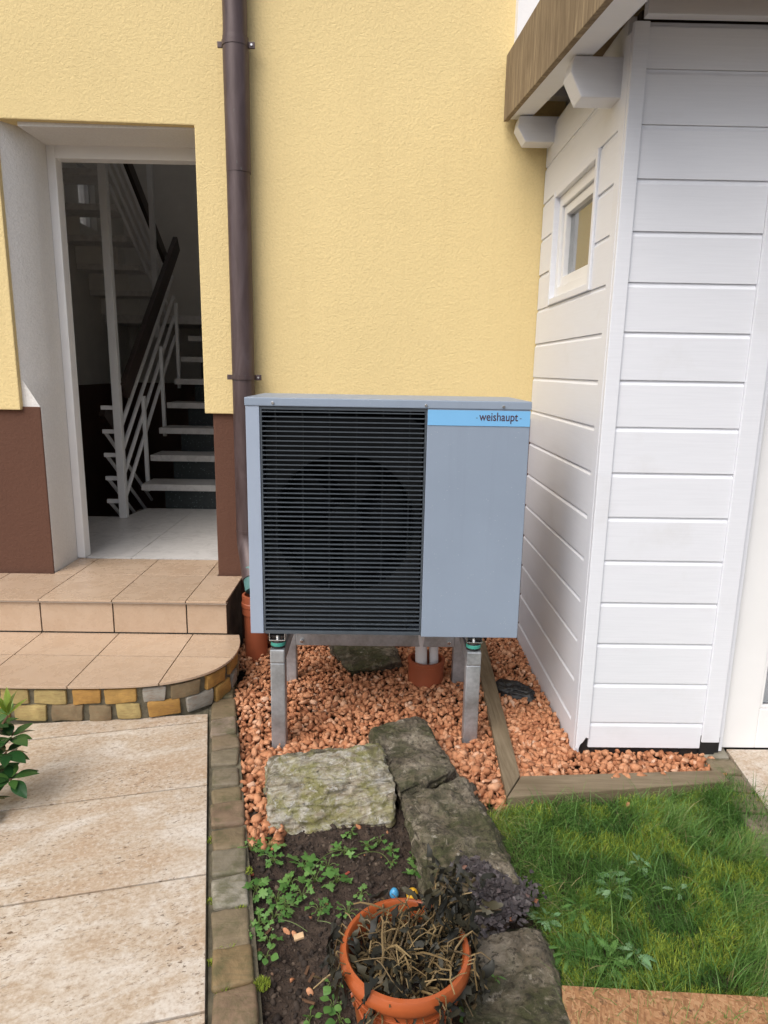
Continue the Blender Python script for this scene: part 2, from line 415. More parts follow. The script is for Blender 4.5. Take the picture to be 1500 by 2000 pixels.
def m_osb():
    m = Mat('pressed_chipboard', 0.7, 0.3)
    v = m.map((9, 9, 9)); d = m.noise(2.0, 3, vec=v)
    vo = m.N('ShaderNodeTexVoronoi'); m.l.new(m.map((70, 190, 80), rot=(0, 0, 0.5)), vo.inputs['Vector']); vo.inputs['Scale'].default_value = 1.0
    vo2 = m.N('ShaderNodeTexVoronoi'); m.l.new(m.map((210, 66, 80), rot=(0, 0, 0.3)), vo2.inputs['Vector']); vo2.inputs['Scale'].default_value = 1.0
    sp1 = m.N('ShaderNodeSeparateColor'); m.l.new(vo.outputs['Color'], sp1.inputs[0])
    sp2 = m.N('ShaderNodeSeparateColor'); m.l.new(vo2.outputs['Color'], sp2.inputs[0])
    c1 = m.ramp(sp1.outputs[0], [(0, (0.20, 0.095, 0.042)), (0.5, (0.33, 0.165, 0.075)), (1, (0.44, 0.25, 0.13))])
    c2 = m.ramp(sp2.outputs[1], [(0, (0.23, 0.11, 0.05)), (0.6, (0.36, 0.19, 0.09)), (1, (0.42, 0.25, 0.13))])
    c = m.mix(m.ramp(sp2.outputs[0], [(0.45, 0.0), (0.55, 1.0)]), c1, c2)
    c = m.mix(m.ramp(m.noise(30, 4, 0.6), [(0.62, 0.0), (0.70, 0.8)]), c, (0.07, 0.035, 0.022))
    m.color(c); m.bump(sp1.outputs[0], 0.4, 0.003); return m.m
OSB = m_osb()
def m_leaf(name, stops, rough=0.45, trans=0.25):
    m = Mat(name, rough, 0.4)
    f = m.attr() if name.startswith('a_') else m.rand()
    c = m.ramp(f, stops)
    c = m.mix(1.0, c, m.ramp(m.noise(60, 3), [(0.3, 0.8), (0.7, 1.12)]), 'MULTIPLY')
    m.color(c)
    if trans:
        t = m.N('ShaderNodeBsdfTranslucent'); m.l.new(c, t.inputs['Color'])
        mx = m.N('ShaderNodeMixShader'); mx.inputs[0].default_value = trans
        m.l.new(m.b.outputs[0], mx.inputs[1]); m.l.new(t.outputs[0], mx.inputs[2])
        m.l.new(mx.outputs[0], m.n['Material Output'].inputs['Surface'])
    return m.m
GRASS = m_leaf('a_grass_blade', [(0.0, (0.048, 0.115, 0.024)), (0.4, (0.095, 0.22, 0.042)), (0.7, (0.16, 0.30, 0.062)), (0.9, (0.26, 0.34, 0.10)), (1.0, (0.42, 0.34, 0.17))], 0.5, 0.3)
MOSSM = m_leaf('a_moss_tuft', [(0.0, (0.17, 0.25, 0.025)), (0.5, (0.29, 0.37, 0.04)), (1.0, (0.40, 0.45, 0.075))], 0.7, 0.2)
WEEDL = m_leaf('weed_leaf', [(0.0, (0.075, 0.185, 0.04)), (0.5, (0.12, 0.26, 0.06)), (1.0, (0.17, 0.32, 0.085))], 0.42, 0.25)
PALEL = m_leaf('pale_weed_leaf', [(0.0, (0.15, 0.30, 0.13)), (1.0, (0.25, 0.40, 0.21))], 0.5, 0.2)
RHODO = m_leaf('evergreen_leaf', [(0.0, (0.018, 0.060, 0.018)), (0.6, (0.035, 0.095, 0.024)), (1.0, (0.06, 0.13, 0.03))], 0.22, 0.1)
RHODOY = m_leaf('young_evergreen_leaf', [(0.0, (0.16, 0.26, 0.03)), (1.0, (0.26, 0.34, 0.05))], 0.3, 0.2)
DEADL = m_leaf('withered_black_leaf', [(0.0, (0.011, 0.011, 0.008)), (0.55, (0.026, 0.025, 0.017)), (0.85, (0.055, 0.048, 0.026)), (1.0, (0.11, 0.075, 0.035))], 0.58, 0.0)
DEADS = m_leaf('withered_stem', [(0.0, (0.075, 0.05, 0.022)), (0.5, (0.17, 0.115, 0.05)), (1.0, (0.29, 0.205, 0.095))], 0.6, 0.0)
MATL = m_leaf('a_rotten_leaf', [(0.0, (0.020, 0.016, 0.016)), (0.6, (0.060, 0.049, 0.050)), (0.95, (0.120, 0.100, 0.102)), (1.0, (0.25, 0.10, 0.05))], 0.5, 0.0)
CLOD = m_leaf('a_soil_clod', [(0.0, (0.015, 0.010, 0.008)), (0.7, (0.070, 0.050, 0.037)), (0.95, (0.17, 0.125, 0.09)), (1.0, (0.35, 0.16, 0.08))], 0.85, 0.0)
STEMG = plain('green_stem', (0.11, 0.16, 0.04), 0.5)
TERRA = plain('glazed_terracotta', (0.37, 0.088, 0.026), 0.33, 0.5, var=0.16, vs=7)
BARK = plain('brown_twig', (0.12, 0.06, 0.03), 0.7, var=0.3, vs=40)
REDST = plain('fallen_red_leaf', (0.30, 0.06, 0.035), 0.6, var=0.3, vs=40)
CHIPW = plain('fresh_wood_chip', (0.62, 0.42, 0.24), 0.7, var=0.2, vs=30)
def m_marble():
    m = Mat('speckled_marble', 0.35, 0.5)
    v = m.noise(9, 7, 0.7, dist=1.5); c = m.ramp(v, [(0.3, (0.46, 0.445, 0.425)), (0.5, (0.60, 0.58, 0.56)), (0.75, (0.68, 0.66, 0.64))])
    m.color(c); return m.m
MARBLE = m_marble()
def m_granite():
    m = Mat('dark_green_granite', 0.3, 0.5)
    v = m.voro(45); c = m.ramp(v, [(0.05, (0.16, 0.19, 0.19)), (0.22, (0.020, 0.028, 0.030)), (1, (0.012, 0.018, 0.020))])
    m.color(c); return m.m
GRANITE = m_granite()
def m_glass(name, tint, rough=0.03, alpha=0.25):
    m = Mat(name, rough, 0.5)
    m.color(tint); m.b.inputs['Transmission Weight'].default_value = 1.0; m.b.inputs['IOR'].default_value = 1.45
    return m.m
GLASS = m_glass('window_glass', (0.9, 0.93, 0.95))
def m_frost():
    m = Mat('frosted_glass', 0.4)
    t = m.N('ShaderNodeBsdfTranslucent'); c = m.ramp(m.noise(8, 6, 0.7, vec=m.map((1, 1, 0.3)), dist=1.0), [(0.3, (0.28, 0.27, 0.26)), (0.7, (0.55, 0.54, 0.53))])
    m.l.new(c, t.inputs['Color']); m.l.new(t.outputs[0], m.n['Material Output'].inputs['Surface']); return m.m
FROST = m_frost()
LACE = plain('grey_window_blind', (0.30, 0.31, 0.33), 0.8, var=0.05)

# ================================================================== SETTING
g = MB().add([(-400,-400,-0.14),(400,-400,-0.14),(400,3.96,-0.14),(-400,3.96,-0.14)], [(0,1,2,3)])
tag(g.build('ground', SOIL), kind='structure')

YW = 3.93
# ------------------------------------------------------------------ house
house = thing('house', (-1.0, YW, 0), 'house with yellow rendered wall, brown plinth and an open doorway', 'house')
W = MB()
pl = [(-7,1.343),(-2.04,1.343),(-2.04,2.862),(-0.99,2.848),(-0.99,1.340),(0.97,1.335),(0.97,7),(-7,7)]
W.extrude([(p[0],p[1]) for p in pl], 'y', YW, 4.19)
W.build('yellow_wall', YELLOW, house, bevel=0.006)
tag(MB().box(-7,-1.94,3.955,4.18,-0.3,1.36).build('plinth', BROWN, house, bevel=0.006))
MB().box(-0.95,0.97,3.955,4.18,-0.3,1.36).build('plinth', BROWN, house, bevel=0.006)
rv = MB()
for z_, a_ in ((.3, (-1.9375,3.964)), (1.352, (-1.9375,3.964)), (1.52, (-2.035,3.963)), (2.95, (-2.035,3.963))):
    rv.v += [(-2.3,3.963,z_), (a_[0],a_[1],z_), (-1.937,4.10,z_), (-1.937,4.40,z_), (-2.3,4.40,z_)]
rv.f = [(4,3,2,1,0), (15,16,17,18,19)]+[(5*k+i,5*k+(i+1)%5,5*k+5+(i+1)%5,5*k+5+i) for k in range(3) for i in range(5)]
rv.build('door_reveal', WHITER, house, smooth=True)
MB().box(-0.947,-0.7,3.966,4.40,0.3,2.95).build('door_reveal', WHITER, house, bevel=0.01)
MB().box(-1.936,-0.948,3.968,4.40,2.838,3.05).build('door_soffit', WHITER, house)
zt = gy(240,312,4.28).z
MB().box(-1.936,-1.886,4.275,4.36,0.372,zt+0.075).box(-0.998,-0.948,4.275,4.36,0.372,zt+0.075).box(-1.886,-0.998,4.275,4.36,zt,zt+0.075).build('door_frame', PVC, house, bevel=0.004)
MB().box(-1.95,-0.93,4.32,4.62,2.848,3.3).build('lintel', INNER, house)
# hall shell
HX0, HY1 = -3.05, 8.6
wa, wb = gx(148,312,HX0), gx(190,452,HX0)
y0, y1, z0, z1 = min(wa.y,wb.y), max(wa.y,wb.y), min(wa.z,wb.z), max(wa.z,wb.z)
H = MB()
H.box(HX0-.2,HX0,4.19,4.45,1.40,5.2).box(HX0-.2,HX0,5.70,y0,1.40,5.2).box(HX0-.2,HX0,4.45,5.70,1.40,1.9).box(HX0-.2,HX0,4.45,5.70,4.5,5.2).box(HX0-.2,HX0,y1,HY1,1.40,5.2).box(HX0-.2,HX0,y0,y1,1.40,z0).box(HX0-.2,HX0,y0,y1,z1,5.2)
H.box(HX0-.2,-0.7,HY1,HY1+.2,1.40,5.2).box(-0.93,-0.73,4.405,HY1,-0.3,5.2).box(HX0-.2,-0.7,4.19,4.7,5.2,5.4).box(HX0-.2,-0.7,7.9,HY1+.2,5.2,5.4).box(HX0-.2,-2.9,4.7,7.9,5.2,5.4).box(-1.1,-0.7,4.7,7.9,5.2,5.4)
H.box(HX0,-2.302,4.19,4.30,-.3,5.2).box(-2.302,-0.93,4.192,4.31,3.06,5.2)
H.build('hall_wall', INNER, house)
MB().box(HX0-.2,HX0+.004,4.31,HY1,-.3,1.398).box(HX0,-0.94,HY1-.004,HY1+.2,-.3,1.398).build('hall_dado', WAINS, house)
wn_ = MB().box(HX0-.12,HX0-.10,y0+.03,y1-.03,z0+.03,z1-.03).build('stairwell_pane', FROST, house)
MB().box(HX0-.14,HX0-.06,y0,y0+.03,z0,z1).box(HX0-.14,HX0-.06,y1-.03,y1,z0,z1).box(HX0-.14,HX0-.06,y0+.03,y1-.03,z0,z0+.03).box(HX0-.14,HX0-.06,y0+.03,y1-.03,z1-.03,z1).build('frame', STEELW, wn_)

MB().box(HX0-.12,HX0-.10,4.451,5.699,1.901,4.499).build('stairwell_pane', FROST, house)  # unseen pane in an added side opening, brightens the hall
MB().box(-2.9,-1.1,4.7,7.9,5.30,5.31).build('roof_fill_pane', FROST, house)  # overhead pane out of view, added to let daylight down into the stairwell
# hall floor of large stone tiles
fl = MB().box(-3.04,-2.09,4.32,5.52,0.2,0.360).box(-2.09,-0.94,4.32,5.9,0.2,0.360).build('hall_floor', GROUT); tag(fl, kind='structure')
for (x0,x1,ya,yb) in ((-3.03,-2.22,4.30,5.54),(-2.216,-1.60,4.30,4.98),(-1.596,-0.94,4.30,4.98),(-1.596,-0.94,4.984,5.90),):
    MB().box(x0,x1,ya,yb,0.361,0.370).build('tile', MARBLE, fl)
MB().prism([(-2.216,4.984),(-1.60,4.984),(-1.60,5.90),(-2.03,5.90),(-2.09,5.54),(-2.216,5.54)],0.361,0.370).build('tile', MARBLE, fl)

# ------------------------------------------------------------------ staircase
st = thing('staircase', (-1.5, 5.9, 0.37), 'stone-tread staircase with white metal rails and dark wooden handrail inside the doorway', 'staircase')
for k in range(1, 8):
    z = .37+.222*k; y = 5.85+.28*(k-1)
    MB().box(-2.05,-0.95,y,y+.33,z-.055,z).build('tread', MARBLE, st, bevel=.004)
    MB().box(-1.86,-0.95,y+.05,y+.07,z-.222,z-.057).build('riser', GRANITE, st)
MB().box(-3.04,-0.95,7.80,8.58,2.06,2.15).build('landing', MARBLE, st, bevel=.004)
MB().box(-1.86,-0.95,7.84,7.86,1.93,2.058).build('riser', GRANITE, st)
for k in range(1, 10):
    z = 2.15+.222*k; y = 7.8-.28*(k-1)
    MB().box(-3.04,-2.42,y-.33,y,z-.055,z).build('tread', MARBLE, st, bevel=.004)
    MB().box(-3.04,-2.86 if k in (4,5,6) else -2.62,y-.06,y-.04,z-.222,z-.057).build('riser', GRANITE if k == 6 else INNER, st)
# newel, first rail
NX, NY = -2.08, 5.50
MB().box(NX-.03,NX+.03,NY-.03,NY+.03,.372,4.6).build('newel_post', STEELW, st, bevel=.004)
ha, hb = Vector((NX+.04, 5.56, 1.40)), Vector((NX+.02, 7.30, 2.82))
MB().bar(ha, hb, .045, .15).build('handrail', DARKWOOD, st, bevel=.006)
sl = (hb-ha)
for i in range(4):
    a = Vector((NX, 5.53, 1.10-.195*i)); MB().tube([a, a+sl*0.98], .017, 8).build('rail_rod', STEELW, st, smooth=True)
for i in range(3):
    y = 5.99+.56*i; z0_ = .37+.222*(2*i+1)
    MB().box(NX+.0,NX+.03,y+.07,y+.10,z0_-.1,z0_+.75).build('baluster', STEELW, st)
# upper rail, rising towards the viewer
for i in range(5):
    a = gx(322,505,-2.38); b = gx(250,322,-2.38); d = (b-a)
    a = a+Vector((0,0,-.16*i)); b = a+d*1.5
    if i == 0: MB().bar(a, b, .045, .13).build('handrail', DARKWOOD, st, bevel=.006)
    else: MB().tube([a, b], .016, 8).build('rail_rod', STEELW, st, smooth=True)
MB().box(-2.36,-2.31,7.40,7.45,1.9,4.6).build('newel_post', STEELW, st)
# rail of the flight that goes down
for i in range(5):
    z = 1.27-.19*i
    MB().box(NX-.13,NX-.02,NY-.012,NY+.012,z-.016,z+.016).build('rail_bracket', PVC if i==0 else STEELW, st)
    if i > 0:
        a = Vector((NX-.115, NY, z)); MB().tube([a, a+Vector((0.03, .95, -.74))], .015, 8).build('rail_rod', STEELW, st, smooth=True)
MB().bar((NX-.16, NY+.1, 1.24), (NX-.12, NY+1.1, .45), .045, .10).build('handrail', DARKWOOD, st)

# ------------------------------------------------------------------ entrance steps
ZL, ZU = 0.178, 0.370
steps = thing('entrance_steps', (-1.4, 3.2, 0), 'two tiled entrance steps, the lower one rounded and faced with ochre stones', 'steps')
MB().box(-3.6,-0.815,3.50,4.27,-0.1,ZU-.014).build('step_core', CORE, steps)
def clip(poly, x0, x1, ya, yb):
    for ax, lim, sg in ((0,x0,1),(0,x1,-1),(1,ya,1),(1,yb,-1)):
        out = []
        for i in range(len(poly)):
            p, q = poly[i], poly[(i+1)%len(poly)]
            ip, iq = (p[ax]-lim)*sg >= 0, (q[ax]-lim)*sg >= 0
            if ip: out.append(p)
            if ip != iq:
                t = (lim-p[ax])/(q[ax]-p[ax]); out.append((p[0]+(q[0]-p[0])*t, p[1]+(q[1]-p[1])*t))
        poly = out
        if not poly: return []
    return poly
ux = [-3.57,-3.18,-2.79,-2.40,-2.01,-1.80,-1.41,-1.015,-0.797]
ux = [-3.36,-2.97,-2.58,-2.19,-1.80,-1.41,-1.015,-0.797]
J = .0025
for i in range(len(ux)-1):
    MB().box(ux[i]+J,ux[i+1]-J,3.470,3.930,ZU-.011,ZU).build('tile', TILE, steps, bevel=.0015)
    a, b = ux[i]+J, ux[i+1]-J
    if b > -1.93:
        MB().box(max(a,-1.93),min(b,-.953),3.935,4.274,ZU-.011,ZU).build('tile', TILE, steps, bevel=.0015)
    MB().box(ux[i]+J,ux[i+1]-J-.002,3.484,3.494,ZL+.006,ZU-.017).build('riser_tile', TILE, steps, bevel=.0015)
MB().box(-3.4,-0.795,3.468,3.500,ZU-.0165,ZU-.0115).build('edge_profile', TRIMM, steps)
# lower step outline
crv = [(-0.735,3.482),(-0.712,3.40),(-0.700,3.31),(-0.702,3.22),(-0.722,3.13),(-0.762,3.045),(-0.825,2.975),(-0.905,2.922),(-1.00,2.885),(-1.12,2.862),(-1.30,2.850),(-1.6,2.845),(-3.6,2.845)]
def resample(pts, n):
    P = [Vector((p[0],p[1],0)) for p in pts]; L = [0]
    for i in range(1,len(P)): L.append(L[-1]+(P[i]-P[i-1]).length)
    out = []
    for k in range(n):
        t = L[-1]*k/(n-1); i = 0
        while i < len(L)-2 and L[i+1] < t: i += 1
        f = (t-L[i])/max(1e-9, L[i+1]-L[i]); out.append(P[i].lerp(P[i+1], f))
    return out
def smoothc(pts, it=2):
    for _ in range(it):
        q = [pts[0]]
        for i in range(len(pts)-1):
            a, b = pts[i], pts[i+1]
            q += [(a[0]*.75+b[0]*.25, a[1]*.75+b[1]*.25), (a[0]*.25+b[0]*.75, a[1]*.25+b[1]*.75)]
        pts = q+[pts[-1]]
    return pts
crv = smoothc(crv)
poly = [(p[0],p[1]) for p in crv]+[(-3.6,3.482)]
tx = [-3.60,-3.15,-2.70,-2.25,-1.80,-1.385,-0.985,-0.5]
for j, (ya, yb) in enumerate(((2.7,3.19),(3.19,3.5))):
    for i in range(len(tx)-1):
        c = clip(poly, tx[i]+J, tx[i+1]-J, ya+.0045, yb-.0045)
        if len(c) > 2: MB().prism(c, ZL-.012, ZL).build('tile', TILE, steps, bevel=.0015)
def inset(pts, d):
    out = []
    for i, p in enumerate(pts):
        a = pts[max(i-1,0)]; b = pts[min(i+1,len(pts)-1)]
        t = Vector((b[0]-a[0], b[1]-a[1])).normalized(); out.append((p[0]+t.y*d, p[1]-t.x*d))
    return out
ins = inset(crv, -0.024)
ins2 = inset(crv, 0.024)
# choose the inset that lies inside (towards larger y on the straight part)
core = ins if ins[-1][1] > crv[-1][1] else ins2
MB().prism(core+[(-3.6,3.482)], -0.12, ZL-.0125).build('mortar_bed', MORTAR, steps)
cp = resample(core, 400); L = sum((cp[i+1]-cp[i]).length for i in range(399)); dl = L/399
def rough_up(o, amp, seed):
    # knock the even faces of a dressed stone about a little
    bm = bmesh.new(); bm.from_mesh(o.data)
    bmesh.ops.subdivide_edges(bm, edges=[e for e in bm.edges if e.calc_length() > .02], cuts=2, use_grid_fill=True)
    bm.normal_update()
    for v in bm.verts:
        v.co += v.normal*amp*(mnoise.fractal(v.co*22+Vector((seed*3.7,seed,0)), 1.0, 2.0, 3)+.5*mnoise.noise(v.co*75))
    for f in bm.faces: f.smooth = True
    bm.to_mesh(o.data); bm.free()
def stone_piece(name, mat, parent, c, t, n, wdt, hgt, dep, rg, bev=.008):
    m = MB(); q = []
    for (a, b) in ((-1,-1),(1,-1),(1,1),(-1,1)):
        q.append((a*wdt/2*(1+rg.uniform(-.1,.06)), b*hgt/2*(1+rg.uniform(-.14,.08))))
    up = Vector((0,0,1))
    bk = [c+t*x+up*y-n*.02 for x,y in q]; fr = [c+t*x+up*y+n*(dep+rg.uniform(-.004,.004)) for x,y in q]
    m.hexa(bk, fr); o = m.build(name, mat, parent, bevel=bev, seg=2, smooth=True); rough_up(o, .004, rg.random()*50); return o
rg = random.Random(11)
for row, (zc, hh) in enumerate(((0.123,0.074),(0.040,0.080))):
    s = rg.uniform(0.0,.04)
    while s < L-.2:
        wd = rg.uniform(.09,.15)
        k = int((s+wd/2)/dl)
        if k > 398: break
        c = cp[k]; t = (cp[min(k+4,399)]-cp[max(k-4,0)]).normalized(); n = Vector((t.y,-t.x,0))
        if n.y > 0 and abs(n.y) > .5 or (abs(n.y) <= .5 and n.x < 0): n = -n
        if c.x > -2.3:
            stone_piece('facing_stone', COBBLE, steps, Vector((c.x,c.y,zc+rg.uniform(-.004,.004))), t, n, wd, hh, .013, rg, .009)
        s += wd+rg.uniform(.018,.03)

# ------------------------------------------------------------------ paved path with sett border
E0 = Vector((-0.772, 2.925, 0)); ED = Vector((0.2342,-0.9722,0)); EN = Vector((0.9722,0.2342,0))
path = MB()
c4 = [E0+ED*(-0.55)+EN*.0, E0+ED*3.4+EN*.0, E0+ED*3.4-EN*3.0, E0+ED*(-0.55)-EN*3.0]
path.prism([(p.x,p.y) for p in c4], -0.13, -0.020)
po = path.build('path', MORTAR); tag(po, kind='structure')
rows = [-.46,.05,.553,1.046,1.538,2.03,2.52]
for i in range(len(rows)-1):
    for j in range(2):
        a, b = rows[i]+.0042, rows[i+1]-.0042; u0, u1 = .004+j*1.01, .004+j*1.01+1.004
        q = [E0+ED*b-EN*u0, E0+ED*a-EN*u0, E0+ED*a-EN*u1, E0+ED*b-EN*u1]
        if i == 0:
            # front part is cut away by the rounded step
            q[1] = E0+ED*(-.02)-EN*u0; q[2] = E0+ED*(-.12)-EN*u1
        dz = rg.uniform(-.001,.001)
        MB().prism([(p.x,p.y) for p in q], -0.019, 0.0+dz).build('slab', TRAV, po, bevel=.002)
bd = MB(); q = [E0+ED*(-.42)+EN*.002, E0+ED*2.6+EN*.002, E0+ED*2.6+EN*.142, E0+ED*(-.42)+EN*.128]
bd.prism([(p.x,p.y) for p in q], -.13, -.016)
bo = bd.build('sett_border', MORTAR); tag(bo, kind='structure')
ys = [1330,1362,1400,1434,1462,1494,1532,1566,1610,1657,1708,1772,1850,1930,2020,2120]
ss = [(gz(440,y,0)-E0).dot(ED) for y in ys]
for i in range(len(ss)-1):
    a, b = ss[i]+.006, ss[i+1]-.006; m = MB(); q = []
    for (s_, u) in ((a,.012),(b,.012),(b,.125+.00*i),(a,.125)):
        p = E0+ED*(s_+rg.uniform(-.009,.009))+EN*(u+rg.uniform(-.006,.007)); q.append(p)
    dz = rg.uniform(-.006,.004)
    m.hexa([Vector((p.x,p.y,-.08)) for p in q], [Vector((p.x,p.y,dz+rg.uniform(-.004,.004))) for p in q])
    so = m.build('sett', SETT, bo, bevel=.013, seg=3, smooth=True)
    rough_up(so, .0035, i)

# ------------------------------------------------------------------ patio at the right
pt = MB().prism([(1.50,2.66),(1.40,2.62),(1.62,1.2),(4,1.2),(4,2.69),(1.5,2.69)], -.13, -.02).build('patio', MORTAR); tag(pt, kind='structure')
pa, pb = gz(1418,1462), gz(1500,1580); pd = (pb-pa).normalized(); pn = Vector((-pd.y, pd.x, 0))
if pn.x < 0: pn = -pn
for i in range(4):
    q = [pa+pd*(i*.5-.06+.004)+pn*.0, pa+pd*(i*.5+.44)+pn*.0, pa+pd*(i*.5+.44)+pn*1.2, pa+pd*(i*.5-.06+.004)+pn*1.2]
    q = clip([(p.x,p.y) for p in q], 0, 5, 0.5, 2.685)
    if len(q) > 2: MB().prism(q, -.019, 0).build('slab', TRAV, pt, bevel=.002)
for i in range(9):
    a = i*.125-.05; q = [pa+pd*(a+.006)-pn*.006, pa+pd*(a+.118)-pn*.006, pa+pd*(a+.118)-pn*.115, pa+pd*(a+.006)-pn*.115]
    q = [p+Vector((rg.uniform(-.004,.004),rg.uniform(-.004,.004),0)) for p in q]
    MB().hexa([Vector((p.x,p.y,-.08)) for p in q], [Vector((p.x,p.y,rg.uniform(-.006,.003))) for p in q]).build('sett', SETT, pt, bevel=.009, seg=3, smooth=True)

# ================================================================== neighbour wall, shed
nb = MB().box(0.678,5.0,3.86,4.1,3.0,7).build('white_wall', WHITEN); tag(nb, 'plain white wall rising above the shed roof', 'wall')

shed = thing('garden_shed', (1.4, 2.7, 0), 'white board-clad shed with small side window and brown verge board', 'shed')
SX, SY = 0.876, 2.645
def board_prof(z0, z1, out, t=.016):
    # (depth, z): lower edge square, upper edge chamfered back under the next board
    return [(out, z0), (out, z1-.014), (out+.0065, z1-.004), (out+.0065, z1+.004), (out+.03, z1+.004), (out+.03, z0)]
zf = [0.020]+[.139+.1795*k for k in range(15)]+[2.80]
for i in range(len(zf)-1):
    pr = board_prof(zf[i]+.0035, zf[i+1]-.001, SY+.004+rg.uniform(-.001,.001))
    MB().extrude(pr, 'x', SX+.0512, 1.4125).build('front_board', BOARD, shed, bevel=.0015)
zs = [-0.05]+[.105+.1832*k for k in range(16)]
wy0, wy1, wz0, wz1 = 2.955, 3.665, 1.942, 2.488       # window opening with its trim
for i in range(len(zs)-1):
    a, b = zs[i]+.004, zs[i+1]-.001
    segs = [(2.735, 3.925)]
    if b > wz0+.01 and a < wz1-.01:
        if a >= wz0-.05 and b <= wz1+.08 : segs = [(2.735, wy0-.004), (wy1+.004, 3.925)]
        else: segs = [(2.735, wy0-.004), (wy1+.004, 3.925)] if (min(b,wz1)-max(a,wz0)) > .09 else segs
    for (u0, u1) in segs:
        pr = board_prof(a, b, SX+.004+rg.uniform(-.001,.001))
        MB().extrude(pr, 'y', u0, u1).build('side_board', BOARD, shed, bevel=.0015)
# boarding behind everything keeps the shed closed
MB().box(SX+.036,SX+.05,2.70,wy0+.03,-.06,2.86).box(SX+.036,SX+.05,wy1-.03,3.925,-.06,2.86).box(SX+.036,SX+.05,wy0+.03,wy1-.03,-.06,wz0+.06).box(SX+.036,SX+.05,wy0+.03,wy1-.03,wz1-.06,2.86).box(SX+.05,1.50,2.69,2.70,-.06,2.86).box(SX+.05,2.9,3.90,3.92,-.06,2.9).box(2.9,2.95,2.7,3.92,-.06,2.9).box(SX+.06,2.9,2.72,3.9,-.06,-.04).build('shed_carcass', DECK, shed)
# corner trim, frayed at the foot
tr = MB(); fr = [(0.0,.022),(.012,.014),(.020,.040),(.030,.050),(.042,.072),(.055,.066)]
fpoly = [(SX-.004+a, z) for a, z in fr]+[(SX+.051,2.80),(SX-.004,2.80)]
tr.extrude(fpoly, 'y', SY-.004, SY+.02); tr.build('corner_trim', BOARD, shed, bevel=.003)
MB().box(SX-.005,SX+.02,SY+.021,SY+.088,-.02,2.78).build('corner_trim', BOARD, shed, bevel=.003)
MB().box(1.413,1.490,SY-.004,SY+.03,.055,2.80).build('corner_post', BOARD, shed, bevel=.004)
MB().box(1.4905,1.515,SY+.015,SY+.05,.004,2.80).build('corner_post', BOARD, shed, bevel=.003)
# black membrane showing at the foot
mb = MB()
for k in range(14):
    x = .90+k*.043; h = rg.uniform(.012,.035) if 1 < k < 11 else .07
    mb.box(x, x+.041, SY+.012+rg.uniform(0,.004), SY+.034, -.10, h)
mb.box(1.41,1.475,SY+.002,SY+.028,-.10,.085)
mb.box(SX+.012, SX+.034, SY+.05, 3.92, -.12, -.03)
mb.build('foot_membrane', BLACK, shed)
# window in the side wall
win = MB().box(SX-.006,SX+.034,wy0,wy0+.030,wz0,wz1).box(SX-.006,SX+.034,wy1-.030,wy1,wz0,wz1).box(SX-.004,SX+.034,wy0+.030,wy1-.030,wz0,wz0+.03).box(SX-.004,SX+.034,wy0+.030,wy1-.030,wz1-.03,wz1).build('window', BOARD, shed, bevel=.003)
def ring(m, x0, x1, a0, a1, b0, b1, wdt):
    return m.box(x0,x1,a0,a0+wdt,b0,b1).box(x0,x1,a1-wdt,a1,b0,b1).box(x0,x1,a0+wdt,a1-wdt,b0,b0+wdt).box(x0,x1,a0+wdt,a1-wdt,b1-wdt,b1)
ring(MB(), SX+.020, SX+.075, wy0+.031, wy1-.031, wz0+.031, wz1-.031, .05).build('frame', PVC, win, bevel=.003)
ring(MB(), SX+.034, SX+.085, wy0+.085, wy1-.085, wz0+.085, wz1-.085, .042).build('sash', PVC, win, bevel=.003)
GL2 = m_glass('side_window_glass', (0.75, 0.78, 0.80)); GL2.node_tree.nodes['Principled BSDF'].inputs['IOR'].default_value = 1.9
MB().box(SX+.058,SX+.064,wy0+.125,wy1-.125,wz0+.125,wz1-.125).build('pane', GL2, win)
MB().box(SX+.09,SX+.10,wy0+.09,wy1-.09,wz0+.09,wz1-.09).build('blind', LACE, win)
# roof: purlins, rafter, verge board, deck
roof = MB()
def rz(y): return 2.888+.138*(y-3.83)
def sloped(m, x0, x1, ya, yb, o0, o1):
    return m.hexa([(x0,ya,rz(ya)+o0),(x1,ya,rz(ya)+o0),(x1,yb,rz(yb)+o0),(x0,yb,rz(yb)+o0)], [(x0,ya,rz(ya)+o1),(x1,ya,rz(ya)+o1),(x1,yb,rz(yb)+o1),(x0,yb,rz(yb)+o1)])
ro = sloped(MB(), .664, 3.0, 2.12, 3.855, .205, .235).build('roof', SOFFIT, shed)
sloped(MB(), .638, .662, 2.10, 3.90, -.012, .300).build('verge_board', VERGE, ro, bevel=.003)
sloped(MB(), .664, .772, 2.12, 3.90, 0, .204).build('rafter', BOARD, ro, bevel=.004)
sloped(MB(), 1.9, 2.0, 2.12, 3.90, 0, .204).build('rafter', BOARD, ro, bevel=.004)
for (yc, wd) in ((3.825,.10),(2.815,.11)):
    zt_ = rz(yc-wd/2)-.001; h = .125 if yc > 3 else .14
    MB().extrude([(.700,zt_-.003),(.690,zt_-.055),(.735,zt_-h),(2.9,zt_-h),(2.9,zt_-.003)], 'y', yc-wd/2, yc+wd/2).build('purlin', BOARD, ro, bevel=.005)
MB().box(.90,2.95,2.600,2.640,2.803,2.90).build('wall_plate', BOARD, ro, bevel=.003)
